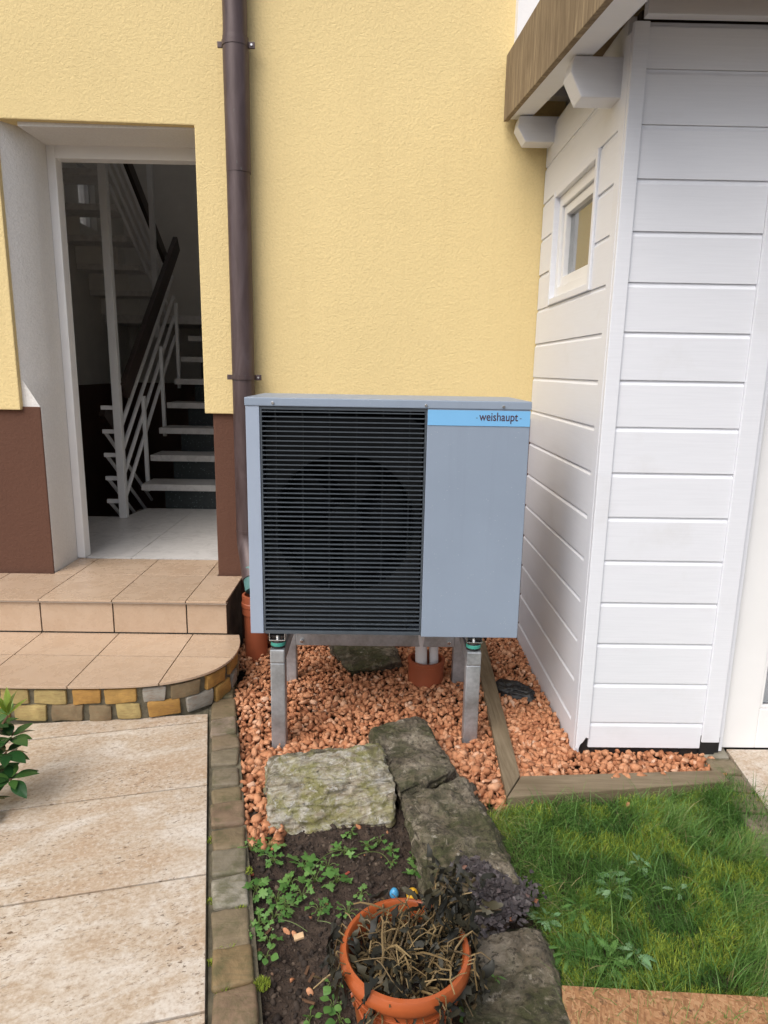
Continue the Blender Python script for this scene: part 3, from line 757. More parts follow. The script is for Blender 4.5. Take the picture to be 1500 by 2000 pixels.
# shed door at the right edge
dr = ring(MB(), 0, 0, 0, 0, 0, 0, 0); dr = MB()
dr.box(1.530,1.675,2.690,2.745,.004,2.2).box(2.30,2.45,2.690,2.745,.004,2.2).box(1.675,2.30,2.690,2.745,.004,.190).box(1.675,2.30,2.690,2.745,2.06,2.2)
dr = dr.build('door', PVC, shed, bevel=.004)
MB().box(1.675,2.30,2.715,2.721,.190,2.06).build('pane', GLASS, dr)
MB().box(1.675,1.687,2.694,2.714,.192,2.058).box(1.687,2.29,2.694,2.714,.192,.204).build('glazing_bead', PVC, dr, bevel=.002)
MB().box(1.66,2.32,2.75,2.76,.19,2.06).build('door_blind', WHITEN, dr)
MB().box(1.516,2.6,2.70,2.76,2.203,2.82).box(1.516,1.528,2.70,2.75,.004,2.2).build('door_surround', BOARD, shed)

# ================================================================== heat pump
UY = 2.722
hp = thing('heat_pump', (0.04, 2.95, 0.495), 'grey heat pump outdoor unit with black slatted grille and blue name band', 'heat pump')
X0, X1, Z0, Z1, UB = -.525, .610, .495, 1.487, 3.20
cas = MB().box(X0+.004,X0+.006,UY+.02,UB,Z0+.003,1.452).box(X1-.006,X1-.004,UY+.004,UB,Z0+.003,1.452).box(X0+.006,X1-.006,UB-.004,UB-.002,Z0+.003,1.452).box(X0+.006,X1-.006,UY+.03,UB-.004,Z0+.003,Z0+.006)
cas.build('casing', CASE, hp)
MB().box(X0-.003,X1+.003,UY-.004,UB+.004,1.4535,Z1).build('lid', CASE, hp, bevel=.004)
MB().box(X0,-.470,UY,UY+.03,Z0+.001,1.453).build('left_trim', CASEL, hp, bevel=.003)
MB().box(.199,X1,UY,UY+.03,Z0-.006,1.453).build('front_panel', CASE, hp, bevel=.003)
bd_ = MB().box(.200,X1-.001,UY-.0025,UY-.0002,1.388,1.449).build('name_band', BADGE, hp)
def text(s, size, x, y, z, mat, parent, wx=1.0):
    cu = bpy.data.curves.new('t', 'FONT'); cu.body = s; cu.size = size; cu.align_x = 'LEFT'; cu.extrude = 0.0003; cu.offset = 0.0004
    to = bpy.data.objects.new('t', cu); COL.objects.link(to)
    bpy.context.view_layer.update()
    me = bpy.data.meshes.new_from_object(to.evaluated_get(bpy.context.evaluated_depsgraph_get()))
    bpy.data.objects.remove(to)
    a = np.empty(len(me.vertices)*3); me.vertices.foreach_get('co', a); a = a.reshape(-1,3)
    off = wloc(parent); wd = a[:,0].max()-a[:,0].min()
    b = np.stack([x+(a[:,0]-a[:,0].min())*wx-off.x, y-a[:,2]-off.y, z+a[:,1]-off.z], 1)
    me.vertices.foreach_set('co', b.ravel()); me.materials.clear(); me.materials.append(mat); me.name = 'lettering'
    o = bpy.data.objects.new('lettering', me); COL.objects.link(o); o.parent = parent
    return wd*wx
tw = text('weishaupt', .0475, .405, UY-.0030, 1.4095, INK, bd_, .80)
MB().box(.392,.399,UY-.0032,UY-.0027,1.4185,1.4205).build('dash', INK, bd_); MB().box(.405+tw+.007,.405+tw+.014,UY-.0032,UY-.0027,1.4185,1.4205).build('dash', INK, bd_)
GX0, GX1 = -.4685, .1975
ring_ = MB().box(GX0,GX0+.007,UY+.004,UY+.04,Z0,1.452).box(GX1-.007,GX1,UY+.004,UY+.04,Z0,1.452).box(GX0+.007,GX1-.007,UY+.004,UY+.04,1.440,1.452).box(GX0+.007,GX1-.007,UY+.002,UY+.04,Z0,Z0+.014)
ring_.build('grille_frame', SLAT, hp, bevel=.001)
# slats: tilted blades
nsl = 48; zz0, zz1 = .522, 1.432
sm = MB(); dz = (zz1-zz0)/(nsl-1)
sm.extrude([(UY+.001,-.0022),(UY+.003,-.0030),(UY+.017,-.0008),(UY+.017,.0010),(UY+.004,.0018),(UY+.001,.0012)], 'x', GX0+.0075, GX1-.0075)
s0 = sm.build('grille_slat', SLAT, hp, bevel=0)
for v in s0.data.vertices: v.co.z += hp.location.z
s0.location.z = zz0-hp.location.z
for k in range(1, nsl): copy_at(s0, hp, (0,0,dz*k))
for k in range(6):
    x = GX0+.028+k*.1085+.03
    MB().box(x-.003,x+.003,UY+.018,UY+.028,Z0+.015,1.438).build('grille_bar', FANM, hp)
# shroud with round hole, fan
FC = (-.135, .955); NR = 48
shv, shf = [], []
for k in range(NR):
    a = 2*math.pi*k/NR; ca, sa = math.cos(a), math.sin(a)
    shv.append((FC[0]+.300*ca, UY+.095, FC[1]+.300*sa))
    t = min((GX1-.01-FC[0])/abs(ca) if abs(ca) > 1e-6 else 9, .46/abs(sa) if abs(sa) > 1e-6 else 9) if ca > 0 else min((FC[0]-GX0-.01)/abs(ca) if abs(ca) > 1e-6 else 9, .46/abs(sa) if abs(sa) > 1e-6 else 9)
    shv.append((FC[0]+t*ca, UY+.072, FC[1]+t*sa)); shv.append((FC[0]+.290*ca, UY+.22, FC[1]+.290*sa))
for k in range(NR):
    a, b = 3*k, 3*((k+1)%NR); shf += [(a,b,b+1,a+1),(a,a+2,b+2,b)]
MB().add(shv, shf).build('fan_shroud', FANM, hp)
MB().box(GX0-.04,GX1+.03,UY+.40,UY+.41,Z0+.01,1.448).box(GX1+.02,GX1+.03,UY+.035,UY+.40,Z0+.01,1.448).build('inner_sheet', INBOX, hp)
fan = MB().tube([(FC[0],UY+.16,FC[1]),(FC[0],UY+.26,FC[1])], .075, 24).build('fan', INBOX, hp, bevel=.01)
for k in range(5):
    m = MB(); vs = []; nA, nR_ = 7, 6
    for i in range(nA):
        for j in range(nR_):
            r = .07+.205*j/(nR_-1); a = 2*math.pi*k/5+(i/(nA-1)-.5)*(.85+.25*j/(nR_-1))+.25*j/(nR_-1)
            vs.append((FC[0]+r*math.cos(a), UY+.18+.07*i/(nA-1), FC[1]+r*math.sin(a)))
    m.add(vs, [(i*nR_+j,(i+1)*nR_+j,(i+1)*nR_+j+1,i*nR_+j+1) for i in range(nA-1) for j in range(nR_-1)])
    b = m.build('fan_blade', INBOX, fan, smooth=True)
    md = b.modifiers.new('solid', 'SOLIDIFY'); md.thickness = .004
for x in (-.415, .192, .50):
    MB().tube([(x,UY-.0045,1.466),(x,UY-.0085,1.466)], .006, 10).build('screw', CHROME, hp, bevel=.001)

# stand
sd = thing('steel_stand', (0.01, 3.05, 0), 'galvanised four-legged steel stand under the heat pump', 'stand')
for (xa, xb, xr) in ((-.449,-.385,-.467),(.401,.464,.412)):
    MB().box(xa,xb,2.742,2.802,-.16,.352).build('leg', GALV, sd, bevel=.006)
    MB().box(xa,xb,2.738,3.40,.3525,.415).build('rail', GALV, sd, bevel=.006)
    MB().box(xr,xr+.064,3.30,3.36,-.12,.3515).build('leg', GALV, sd, bevel=.006)
    xc = (xa+xb)/2
    for yc in (2.775, 3.30):
        ft = MB().lathe((xc,yc,.4155), [(0,.001),(.030,.001),(.030,.010),(.030,.032),(.026,.037),(0,.037)], 20).build('foot_pad', BLACK, sd, smooth=True)
        MB().lathe((xc,yc,.4155), [(.0305,.010),(.0325,.012),(.0325,.024),(.0305,.026)], 20, closed=True).build('rubber_ring', RUBBER, ft, smooth=True)
        MB().box(xc-.034,xc+.034,yc-.032,yc+.032,.4535,.458).box(xc-.034,xc-.031,yc-.032,yc+.032,.458,.487).box(xc+.031,xc+.034,yc-.032,yc+.032,.458,.487).build('bracket', CHROME, ft, bevel=.001)
        MB().tube([(xc,yc-.01,.458),(xc,yc-.01,.472)], .009, 6).build('bolt', CHROME, ft, bevel=.001)
        MB().box(xc-.030,xc+.030,yc-.020,yc+.030,.474,.494).build('unit_foot', INBOX, ft)
cb = MB().box(-.402,.412,3.285,3.2985,.205,.30).build('cross_bar', GALV, sd, bevel=.003)
for x in (-.372,.385): MB().tube([(x,3.285,.232),(x,3.270,.232)], .010, 6).build('bolt', CHROME, cb, bevel=.002)

# pipes below the unit
pc = gz(832,1326,.0)
sk = MB().lathe((.276,3.345,-.10), [(.083,.0),(.094,.0),(.094,.195),(.099,.198),(.099,.215),(.094,.218),(.084,.218),(.083,.10)], 36, closed=True).build('drain_socket', ORANGE, None, smooth=True)
tag(sk, 'short orange plastic pipe socket around the two white pipes', 'pipe')
MB().lathe((.276,3.345,-.10), [(.001,.15),(.082,.15)], 24).build('foam_fill', BLACK, sk)
for i, (x, yy, r, lab) in enumerate(((.250,3.325,.031,'wider white insulated pipe, the left of two entering the orange socket'), (.318,3.345,.024,'thinner white insulated pipe, the right of two entering the orange socket'))):
    tag(MB().tube([(x,yy,.02),(x-.006,yy-.01,.20),(x-.012,yy-.03,.50)], r, 18).build('insulated_pipe', WPIPE, None, smooth=True), lab, 'pipe', 'white pipes under the heat pump')

# ------------------------------------------------------------------ downpipe and drains
DX, DY = -.748, 3.862
dp = thing('downpipe', (DX, DY, .5), 'dark brown metal rain downpipe fixed to the yellow wall', 'downpipe')
MB().tube([(DX,DY,7),(DX,DY,3.3),(DX-.002,DY,3.22),(DX-.003,DY,.66),(DX,DY-.01,.60),(DX+.03,DY-.08,.50),(DX+.055,DY-.16,.42)], .0615, 28).build('pipe', COPPER, dp, smooth=True)
MB().tube([(DX,DY,3.235),(DX,DY,3.20),(DX,DY,2.6)], [.0655,.0665,.0640], 28).build('sleeve', COPPER, dp, smooth=True)
MB().tube([(DX-.002,DY,.68),(DX-.002,DY,.665)], .0645, 28).build('sleeve', COPPER, dp, smooth=True)
MB().tube([(DX+.043,DY-.12,.47),(DX+.070,DY-.20,.37)], [.057,.053], 24).build('outlet', PATINA, dp, smooth=True)
for z in (gy(465,88,3.86).z, gy(478,737,3.86).z):
    b = MB().lathe((DX-.001,DY,z-.012), [(.062,0),(.069,0),(.069,.024),(.062,.024)], 32, closed=True).build('bracket', COPPER, dp, smooth=True)
    MB().box(DX-.092,DX-.064,DY-.006,DY+.005,z-.014,z+.014).build('ear', COPPER, b, bevel=.002)
    MB().box(DX+.064,DX+.098,DY-.006,DY+.005,z-.015,z+.015).build('ear', COPPER, b, bevel=.002)
    MB().tube([(DX+.082,DY-.006,z),(DX+.082,DY-.012,z)], .006, 6).build('screw', CHROME, b)
    MB().tube([(DX,DY+.06,z),(DX,YW+.02,z)], .006, 8).build('wall_pin', COPPER, b)
k1 = MB().lathe((-.676,3.66,-.15), [(.050,.39),(.0735,.39),(.0735,.430),(.078,.435),(.078,.455),(.0735,.46),(.0735,.50),(.060,.502),(.060,.45),(.050,.41)], 32, closed=True).build('drain_pipe', ORANGE, None, smooth=True)
tag(k1, 'tall orange plastic drain pipe standing beside the steps under the downpipe', 'drain pipe')
MB().lathe((-.676,3.66,-.15), [(.052,.0),(.0635,.0),(.0635,.395),(.052,.395)], 32, closed=True).build('shaft', ORANGE, k1, smooth=True)
k2 = MB().tube([(-.548,3.74,-.15),(-.548,3.74,.34)], .055, 28).build('drain_pipe', ORANGE, None, smooth=True)
tag(k2, 'second orange drain pipe half hidden behind the left stand leg', 'drain pipe')

# ================================================================== timber edging
te = thing('timber_edging', (.58, 2.9, 0), 'weathered grey-brown timber edging forming a corner beside the gravel', 'edging')
MB().hexa([(.512,2.30,-.10),(.592,2.44,-.10),(.662,3.80,-.10),(.590,3.80,-.10)], [(.512,2.30,.022),(.592,2.44,.022),(.662,3.80,.03),(.590,3.80,.03)]).build('beam', TIMBERY, te, bevel=.005)
MB().hexa([(.514,2.298,-.10),(1.43,2.420,-.10),(1.43,2.50,-.10),(.596,2.438,-.10)], [(.514,2.298,.020),(1.43,2.420,.016),(1.43,2.50,.016),(.596,2.438,.020)]).build('beam', TIMBERX, te, bevel=.005)

# ================================================================== rocks
def rock(name, label, top, bot, mat, seed, amp=.012, sub=6, group=None):
    off = Vector((seed*3.1, seed*1.7, seed*2.3))
    bm = bmesh.new(); vs = [bm.verts.new(p) for p in list(bot)+list(top)]
    for f in [(3,2,1,0),(4,5,6,7),(0,1,5,4),(1,2,6,5),(2,3,7,6),(3,0,4,7)]: bm.faces.new([vs[i] for i in f])
    bmesh.ops.recalc_face_normals(bm, faces=bm.faces)
    ed = list(bm.edges)
    bmesh.ops.bevel(bm, geom=ed, offset=.018, segments=2, affect='EDGES', profile=.6, clamp_overlap=True)
    bmesh.ops.triangulate(bm, faces=bm.faces)
    for _ in range(sub):
        L_ = [e for e in bm.edges if e.calc_length() > .014]
        if not L_: break
        bmesh.ops.subdivide_edges(bm, edges=L_, cuts=1, use_grid_fill=True)
        bmesh.ops.triangulate(bm, faces=[f for f in bm.faces if len(f.verts) > 3])
    bm.normal_update()
    nn = [(v, v.normal.copy()) for v in bm.verts]
    for v, n in nn:
        p = v.co+off
        h = mnoise.fractal(p*7, 1.0, 2.0, 4)*1.0 + mnoise.fractal(Vector((p.x*6,p.y*14,p.z*40)), 1.0, 2.0, 3)*.45 + mnoise.fractal(p*32, 1.0, 2.0, 4)*.42
        cr = mnoise.noise(Vector((p.x*4,p.y*9,p.z*22)))
        h -= max(0, .12-abs(cr))*5
        v.co += n*h*amp
    a = np.array([v.co for v in bm.verts]); o0 = Vector(((a[:,0].min()+a[:,0].max())/2, (a[:,1].min()+a[:,1].max())/2, a[:,2].min()))
    for v in bm.verts: v.co -= o0
    for f in bm.faces: f.smooth = True
    me = bpy.data.meshes.new(name); bm.to_mesh(me); bm.free(); me.materials.append(mat)
    o = bpy.data.objects.new(name, me); COL.objects.link(o); o.location = o0
    return tag(o, label, 'rock', group)
def P(px, py, z): return gz(px, py, z)
zA = .125
rock('boulder', 'pale mossy sandstone block lying in front of the left stand leg',
     [P(522,1528,.10), P(778,1522,.10), P(738,1455,.13), P(528,1482,.12)],
     [P(520,1640,-.05), P(772,1612,-.04), P(745,1470,-.06)+Vector((0,.05,0)), P(512,1500,-.06)+Vector((0,.05,0))], ROCKL, 1, .018)
rock('boulder', 'dark mossy stone slab just right of the pale block, nearest the right stand leg',
     [P(780,1548,.085), P(892,1500,.085), P(815,1394,.085), P(724,1420,.085)],
     [P(786,1590,-.06), P(905,1540,-.06), P(835,1410,-.06), P(720,1460,-.06)], ROCKD, 2, .016)
rock('boulder', 'long dark rock below the slab, partly under the rotten leaves',
     [P(850,1745,.075), P(1015,1722,.075), P(905,1520,.09), P(782,1550,.10)],
     [P(835,1800,-.08), P(1040,1775,-.08), P(945,1545,-.08), P(800,1600,-.08)], ROCKD, 3, .018)
rock('boulder', 'low brown mossy rock between the flower pot and the chipboard',
     [P(905,2060,.035), P(1130,2050,.03), P(1050,1812,.04), P(905,1830,.05)],
     [P(900,2120,-.10), P(1150,2100,-.10), P(1085,1810,-.10), P(890,1830,-.10)], ROCKD, 4, .016)
rock('boulder', 'flat stone in the gravel beneath the heat pump, by the house wall',
     [P(682,1312,.05), P(785,1290,.06), P(765,1255,.07), P(640,1258,.06)],
     [P(690,1325,-.06), P(795,1312,-.06), P(770,1275,-.06), P(640,1280,-.06)], ROCKD, 5, .014)

# ================================================================== gravel
def inpoly(x, y, poly):
    c = np.zeros(len(x), bool); n = len(poly); j = n-1
    for i in range(n):
        xi, yi = poly[i]; xj, yj = poly[j]
        c ^= ((yi > y) != (yj > y)) & (x < (xj-xi)*(y-yi)/(yj-yi+1e-12)+xi); j = i
    return c
bm = bmesh.new(); bmesh.ops.create_icosphere(bm, subdivisions=2, radius=1.0)
ICO_V = np.array([v.co[:] for v in bm.verts]); ICO_F = np.array([[v.index for v in f.verts] for f in bm.faces]); bm.free()
bm = bmesh.new(); bmesh.ops.create_icosphere(bm, subdivisions=1, radius=1.0)
ICO1_V = np.array([v.co[:] for v in bm.verts]); ICO1_F = np.array([[v.index for v in f.verts] for f in bm.faces]); bm.free()
def rotm(n, rng, flat=1.0):
    q = rng.normal(size=(n,4))*np.array([1.0, flat, flat, 1.0])[None]; q /= np.linalg.norm(q, axis=1)[:,None]
    a,b,c,d = q.T
    return np.stack([np.stack([1-2*(c*c+d*d),2*(b*c-a*d),2*(b*d+a*c)],1),np.stack([2*(b*c+a*d),1-2*(b*b+d*d),2*(c*d-a*b)],1),np.stack([2*(b*d-a*c),2*(c*d+a*b),1-2*(b*b+c*c)],1)],1)
def pebbles(pos, size, rng, base=(ICO_V, ICO_F), planes=6, sc=((.85,1.25),(.65,1.0),(.45,.75))):
    n = len(pos); V, F = base
    v = np.repeat(V[None], n, 0).copy()
    for _ in range(planes):
        nm = rng.normal(size=(n,3)); nm /= np.linalg.norm(nm, axis=1)[:,None]; d = rng.uniform(.38,.8,n)
        k = np.einsum('nij,nj->ni', v, nm)-d[:,None]; k = np.maximum(k, 0); v -= k[:,:,None]*nm[:,None,:]
    s = np.stack([rng.uniform(a,b,n) for a,b in sc], 1)*size[:,None]
    v = v*s[:,None,:]; v = np.einsum('nij,nkj->nki', rotm(n, rng, .55), v)+pos[:,None,:]
    f = F[None]+(np.arange(n)*len(V))[:,None,None]
    return v.reshape(-1,3), f.reshape(-1,3)
def bordx(y):   # right edge of the sett border at depth y
    t = (E0.y-y)/.9722; return E0.x+.2342*t+.138
def gravel_z(x, y):
    return -.012 - .040*np.clip((-.05-x)/.45,0,1)*np.exp(-((y-2.75)/.22)**2) - .006*np.clip((2.4-y)/.3,0,1) + .012*np.sin(x*9+1)*np.sin(y*7)
bed1 = [(bordx(2.05)+.0,2.05),(bordx(2.5),2.5),(bordx(3.0)-.0,3.0),(-.70,3.15),(-.70,3.48),(-.78,3.50),(-.78,3.95),(.88,3.95),(.88,2.66),(.60,2.45),(.50,2.27),(.40,2.30),(.30,2.42),(.02,2.36),(-.30,2.30),(-.33,2.06)]
bed2 = [(.56,2.42),(.62,2.40),(1.46,2.48),(1.46,2.70),(.88,2.70),(.80,3.0),(.60,3.0)]
def scatter(poly, sp, rng, jit=.5):
    a = np.array(poly); xs = np.arange(a[:,0].min(), a[:,0].max(), sp); ys = np.arange(a[:,1].min(), a[:,1].max(), sp)
    X, Y = np.meshgrid(xs, ys); X = X.ravel()+rng.uniform(-jit,jit,X.size)*sp; Y = Y.ravel()+rng.uniform(-jit,jit,Y.size)*sp
    k = inpoly(X, Y, poly); return X[k], Y[k]
PX, PY, PZ = [], [], []
for lay, (sp, dz_) in enumerate(((.029,-.022),(.027,-.006),(.032,.006))):
    for b in (bed1, bed2):
        x, y = scatter(b, sp, nrg); PX.append(x); PY.append(y); PZ.append(gravel_z(x,y)+dz_+nrg.uniform(-.005,.005,len(x)))
PX, PY, PZ = map(np.concatenate, (PX, PY, PZ))
near = np.clip((3.4-PY)/1.0,0,1)
size = (.010+nrg.beta(2,2.4,len(PX))*.0205)*(.98+.18*near)
gv, gf = pebbles(np.stack([PX,PY,PZ],1), size*1.08, nrg, (ICO1_V, ICO1_F), 10, ((.8,1.3),(.65,1.05),(.36,.65)))
gt = np.repeat(np.clip(nrg.beta(1.5,1.6,len(PX)),0,1), len(ICO1_V))
go = raw('gravel', gv, gf, GRAVEL, gt); tag(go, 'bed of orange terracotta chippings under and around the heat pump', 'gravel', kind='stuff')
gb = MB().prism(bed1, -.13, -.085).build('gravel_bed', SOIL); tag(gb, kind='structure')
gb2 = MB().prism(bed2, -.13, -.084).build('gravel_bed', SOIL); tag(gb2, kind='structure')

# ================================================================== soil bed and lawn
def field(name, poly, z_of, sp, mat, kind):
    a = np.array(poly); xs = np.arange(a[:,0].min(), a[:,0].max()+sp, sp); ys = np.arange(a[:,1].min(), a[:,1].max()+sp, sp)
    nx, ny = len(xs), len(ys); v = np.array([(x, y, z_of(x, y)) for y in ys for x in xs])
    f = []
    for j in range(ny-1):
        for i in range(nx-1):
            f.append((j*nx+i, j*nx+i+1, (j+1)*nx+i+1, (j+1)*nx+i))
    f = np.array(f); c = v[f].mean(1); f = f[inpoly(c[:,0], c[:,1], poly)]
    o = raw(name, v, f, mat, smooth=True); return tag(o, kind=kind)
def soil_z(x, y):
    p = Vector((x*1.0, y*1.0, .3))
    return -.040+.016*mnoise.fractal(p*6, 1.0, 2.0, 3)+.012*mnoise.fractal(p*26, 1.0, 2.0, 3)
soilp = [(bordx(.8)-.004,.8),(bordx(2.3)-.004,2.3),(.55,2.3),(.55,1.85),(.70,.8)]
field('soil_bed', soilp, soil_z, .009, SOIL, 'structure')
def lawn_z(x, y):
    p = Vector((x, y, .7)); return -.028+.014*mnoise.fractal(p*5, 1.0, 2.0, 3)-.018*max(0, min(1,(.56-x)/.1))
lawnp = [(.44,2.34),(1.52,2.46),(1.50,2.40),(1.78,.9),(.50,.9),(.50,1.5),(.46,1.9)]
field('lawn', lawnp, lawn_z, .02, SOIL, 'structure')
# clods and crumbs on the soil
x, y = scatter(soilp, .013, nrg); k = nrg.random(len(x)) < .75; x, y = x[k], y[k]
z = np.array([soil_z(a, b) for a, b in zip(x, y)])
cv, cf = pebbles(np.stack([x,y,z+.001],1), nrg.gamma(2.0,.0022,len(x))+.0015, nrg, (ICO1_V, ICO1_F), 3)
co = raw('soil_crumbs', cv, cf, CLOD, np.repeat(np.clip(nrg.beta(1.6,2.6,len(x))**1.0+(nrg.random(len(x))>.985)*.6,0,1), len(ICO1_V)))
tag(co, 'dark crumbs of damp soil in the planting bed', 'soil', kind='stuff')

# ------------------------------------------------------------------ grass
def blades(X, Y, Z, ln, wd, lean_dir, lean, tone, name, mat, label, cat):
    n = len(X); seg = 3
    ca, sa = np.cos(lean_dir), np.sin(lean_dir)
    tw = lean_dir+math.pi/2+nrg.uniform(-.9,.9,n); wx, wy = np.cos(tw), np.sin(tw)
    V = []
    for s in range(seg+1):
        t = s/seg
        h = ln*(t-lean*.42*t*t); o = ln*lean*(.18*t+.62*t*t)
        cx, cy, cz = X+ca*o, Y+sa*o, Z+h
        w_ = wd*(1-t)**.7 if s < seg else wd*.06
        V.append(np.stack([cx-wx*w_/2, cy-wy*w_/2, cz],1)); V.append(np.stack([cx+wx*w_/2, cy+wy*w_/2, cz],1))
    V = np.stack(V, 1)                       # n, 2(seg+1), 3
    F = np.array([[2*s, 2*s+1, 2*s+3, 2*s+2] for s in range(seg)])
    f = (F[None]+(np.arange(n)*2*(seg+1))[:,None,None]).reshape(-1,4)
    o = raw(name, V.reshape(-1,3), f, mat, np.repeat(tone, 2*(seg+1)))
    return tag(o, label, cat, kind='stuff')
grp = [(.47,2.285),(.53,2.29),(1.0,2.345),(1.42,2.41),(1.44,2.49),(1.50,2.42),(1.56,2.1),(1.72,1.2),(.50,1.2),(.525,1.55),(.50,1.75),(.45,1.95),(.40,2.22)]
x, y = scatter(grp, .0054, nrg, 1.0)
low = np.array([mnoise.fractal(Vector((a*5, b*5, 1.5)), 1.0, 2.0, 3) for a, b in zip(x, y)])
mos = np.array([mnoise.fractal(Vector((a*7, b*7, 7.5)), 1.0, 2.0, 2) for a, b in zip(x, y)])
k = (mos < .12) | (nrg.random(len(x)) < .40); x, y, low, mos = x[k], y[k], low[k], mos[k]
z = np.array([lawn_z(a, b) for a, b in zip(x, y)])-.004
n = len(x)
dirn = 2.2*low+nrg.normal(0,1.0,n)+np.where(x < .66, 3.6, 4.4)
ln = (.045+.034*np.clip(low+.4,0,1.2)+nrg.gamma(2,.011,n))*np.where((x>1.25)&(y>2.2),1.25,1.0)
lean = np.clip(nrg.normal(.72,.26,n)+np.where(x < .62,.2,0),.1,1.15)
dist_edge = np.clip((x-.46)/.10,0,1)
tone = np.clip(.46+.30*low+nrg.normal(0,.13,n)+(nrg.random(n) > .955)*.5+(1-dist_edge)*nrg.random(n)*.45+np.clip((y-2.2)/.25,0,1)*.14,0,1)
blades(x, y, z, ln, nrg.uniform(.0012,.0036,n), dirn, lean, tone, 'grass', GRASS, 'uneven green lawn of fine grass in the corner by the timber edging', 'grass')
# a few long stray blades
kk = nrg.choice(n, 900); X2, Y2 = x[kk], y[kk]
blades(X2, Y2, z[kk], nrg.uniform(.10,.16,900), nrg.uniform(.0026,.0042,900), nrg.uniform(0,6.28,900), nrg.uniform(.5,1.1,900), np.clip(nrg.normal(.5,.16,900),0,1), 'long_grass', GRASS, 'longer grass blades standing above the lawn', 'grass')
# moss cushions in the lawn
x, y = scatter(grp, .0052, nrg, 1.0)
mos = np.array([mnoise.fractal(Vector((a*7, b*7, 7.5)), 1.0, 2.0, 2) for a, b in zip(x, y)])
k = mos > .02; x, y, mos = x[k], y[k], mos[k]; z = np.array([lawn_z(a, b) for a, b in zip(x, y)]); n = len(x)
blades(x, y, z, nrg.uniform(.018,.040,n)*(1+.7*np.clip(mos,0,1)), nrg.uniform(.0028,.005,n), nrg.uniform(0,6.28,n), nrg.uniform(.2,1,n), np.clip(nrg.normal(.5,.22,n),0,1), 'moss', MOSSM, 'yellow-green moss patches in the lawn', 'moss')
# moss in the joints of the sett border
mx, my, mz = [], [], []
for (px_, py_, rr, m_) in ((512,1920,.022,260),(455,1850,.02,90),(470,1775,.02,80),(440,1935,.025,80),(412,1640,.015,50),(410,1760,.012,50),(485,1700,.015,60),(430,1856,.02,70),(412,1880,.01,60)):
    c = gz(px_, py_, -.01)
    for _ in range(m_):
        a = nrg.uniform(0,6.28); r = rr*math.sqrt(nrg.random()); mx.append(c.x+r*math.cos(a)); my.append(c.y+r*math.sin(a)); mz.append(-.018+.012*(1-r/rr))
n = len(mx)
blades(np.array(mx), np.array(my), np.array(mz), nrg.uniform(.008,.016,n), nrg.uniform(.002,.0035,n), nrg.uniform(0,6.28,n), nrg.uniform(.2,.9,n), np.clip(nrg.normal(.45,.25,n),0,1), 'joint_moss', MOSSM, 'small moss tufts along the sett border', 'moss')

# ------------------------------------------------------------------ leaves and weeds
def leaf_mesh(name, outline, mat, bend=.2, fold=.15):
    pts = outline; v = [(0,0,0)]; 
    ctr = (0, .5, .03); v = [ctr]
    for (a, b) in pts: v.append((a, b, -bend*b*b*.5+abs(a)*fold))
    f = [(0, i+1, (i+1)%len(pts)+1) for i in range(len(pts))]
    me = bpy.data.meshes.new(name); me.from_pydata(v, [], f); me.materials.append(mat)
    for p in me.polygons: p.use_smooth = True
    return me
def lobed(n=3, deep=.45, rg=rg, scal=.12):
    out = [(0.0, 0.0)]
    for i in range(1, 30):
        t = i/30; a = (t-.5)*2*math.pi*.86
        r = .5*(1-deep*(.5-.5*math.cos(n*2*math.pi*(t)))**1.0)
        r = .52*(1-deep*abs(math.sin(math.pi*n*t+math.pi/2*(0 if n%2 else 1)))**2.5)*(1+scal*math.sin(t*60))
        out.append((math.sin(a)*r, .5+math.cos(a)*r))
    return out
def oval(wd=.32, n=14, tip=1.0):
    L1 = [(wd*math.sin(math.pi*i/n)**.9*(1-.25*i/n), i/n) for i in range(0, n+1)]
    return [(0,0)]+[(a,b) for a,b in L1[1:-1]]+[(0,1)]+[(-a,b) for a,b in reversed(L1[1:-1])]
WEED_ME = [leaf_mesh('leaf', lobed(3, .5), WEEDL, .3, .12), leaf_mesh('leaf', lobed(5, .38), WEEDL, .4, .1), leaf_mesh('leaf', lobed(3, .62, scal=.2), WEEDL, .2, .2)]
ROUND_ME = leaf_mesh('leaf', oval(.46), WEEDL, .2, .1)
PALE_ME = leaf_mesh('leaf', [(a*(1+.25*math.sin(i*2.1)), b) for i, (a, b) in enumerate(oval(.24, 20))], PALEL, .3, .25)
DAND_ME = leaf_mesh('leaf', [(a*(1+.45*math.sin(i*2.4)), b) for i, (a, b) in enumerate(oval(.17, 22))], WEEDL, .35, .2)
RH_ME = leaf_mesh('leaf', oval(.27, 12), RHODO, .35, .25); RHY_ME = leaf_mesh('leaf', oval(.15, 12), RHODOY, .3, .35)
def put_leaf(me, parent, base, tip, size_w=None, roll=0.0, name='leaf'):
    base, tip = Vector(base), Vector(tip); d = tip-base; L_ = d.length; yv = d/L_
    up = Vector((0,0,1)); xv = yv.cross(up)
    if xv.length < 1e-3: xv = Vector((1,0,0))
    xv.normalize(); zv = xv.cross(yv)
    m = Matrix((xv, yv, zv)).transposed().to_4x4() @ Matrix.Rotation(roll, 4, 'Y')
    o = bpy.data.objects.new(name, me); COL.objects.link(o); o.parent = parent
    o.matrix_local = Matrix.Translation(base-wloc(parent)) @ m @ Matrix.Diagonal((size_w or L_, L_, L_, 1))
    return o
def arc(a, b, h, n=5):
    a, b = Vector(a), Vector(b); return [a.lerp(b, i/n)+Vector((0,0,h*4*(i/n)*(1-i/n))) for i in range(n+1)]
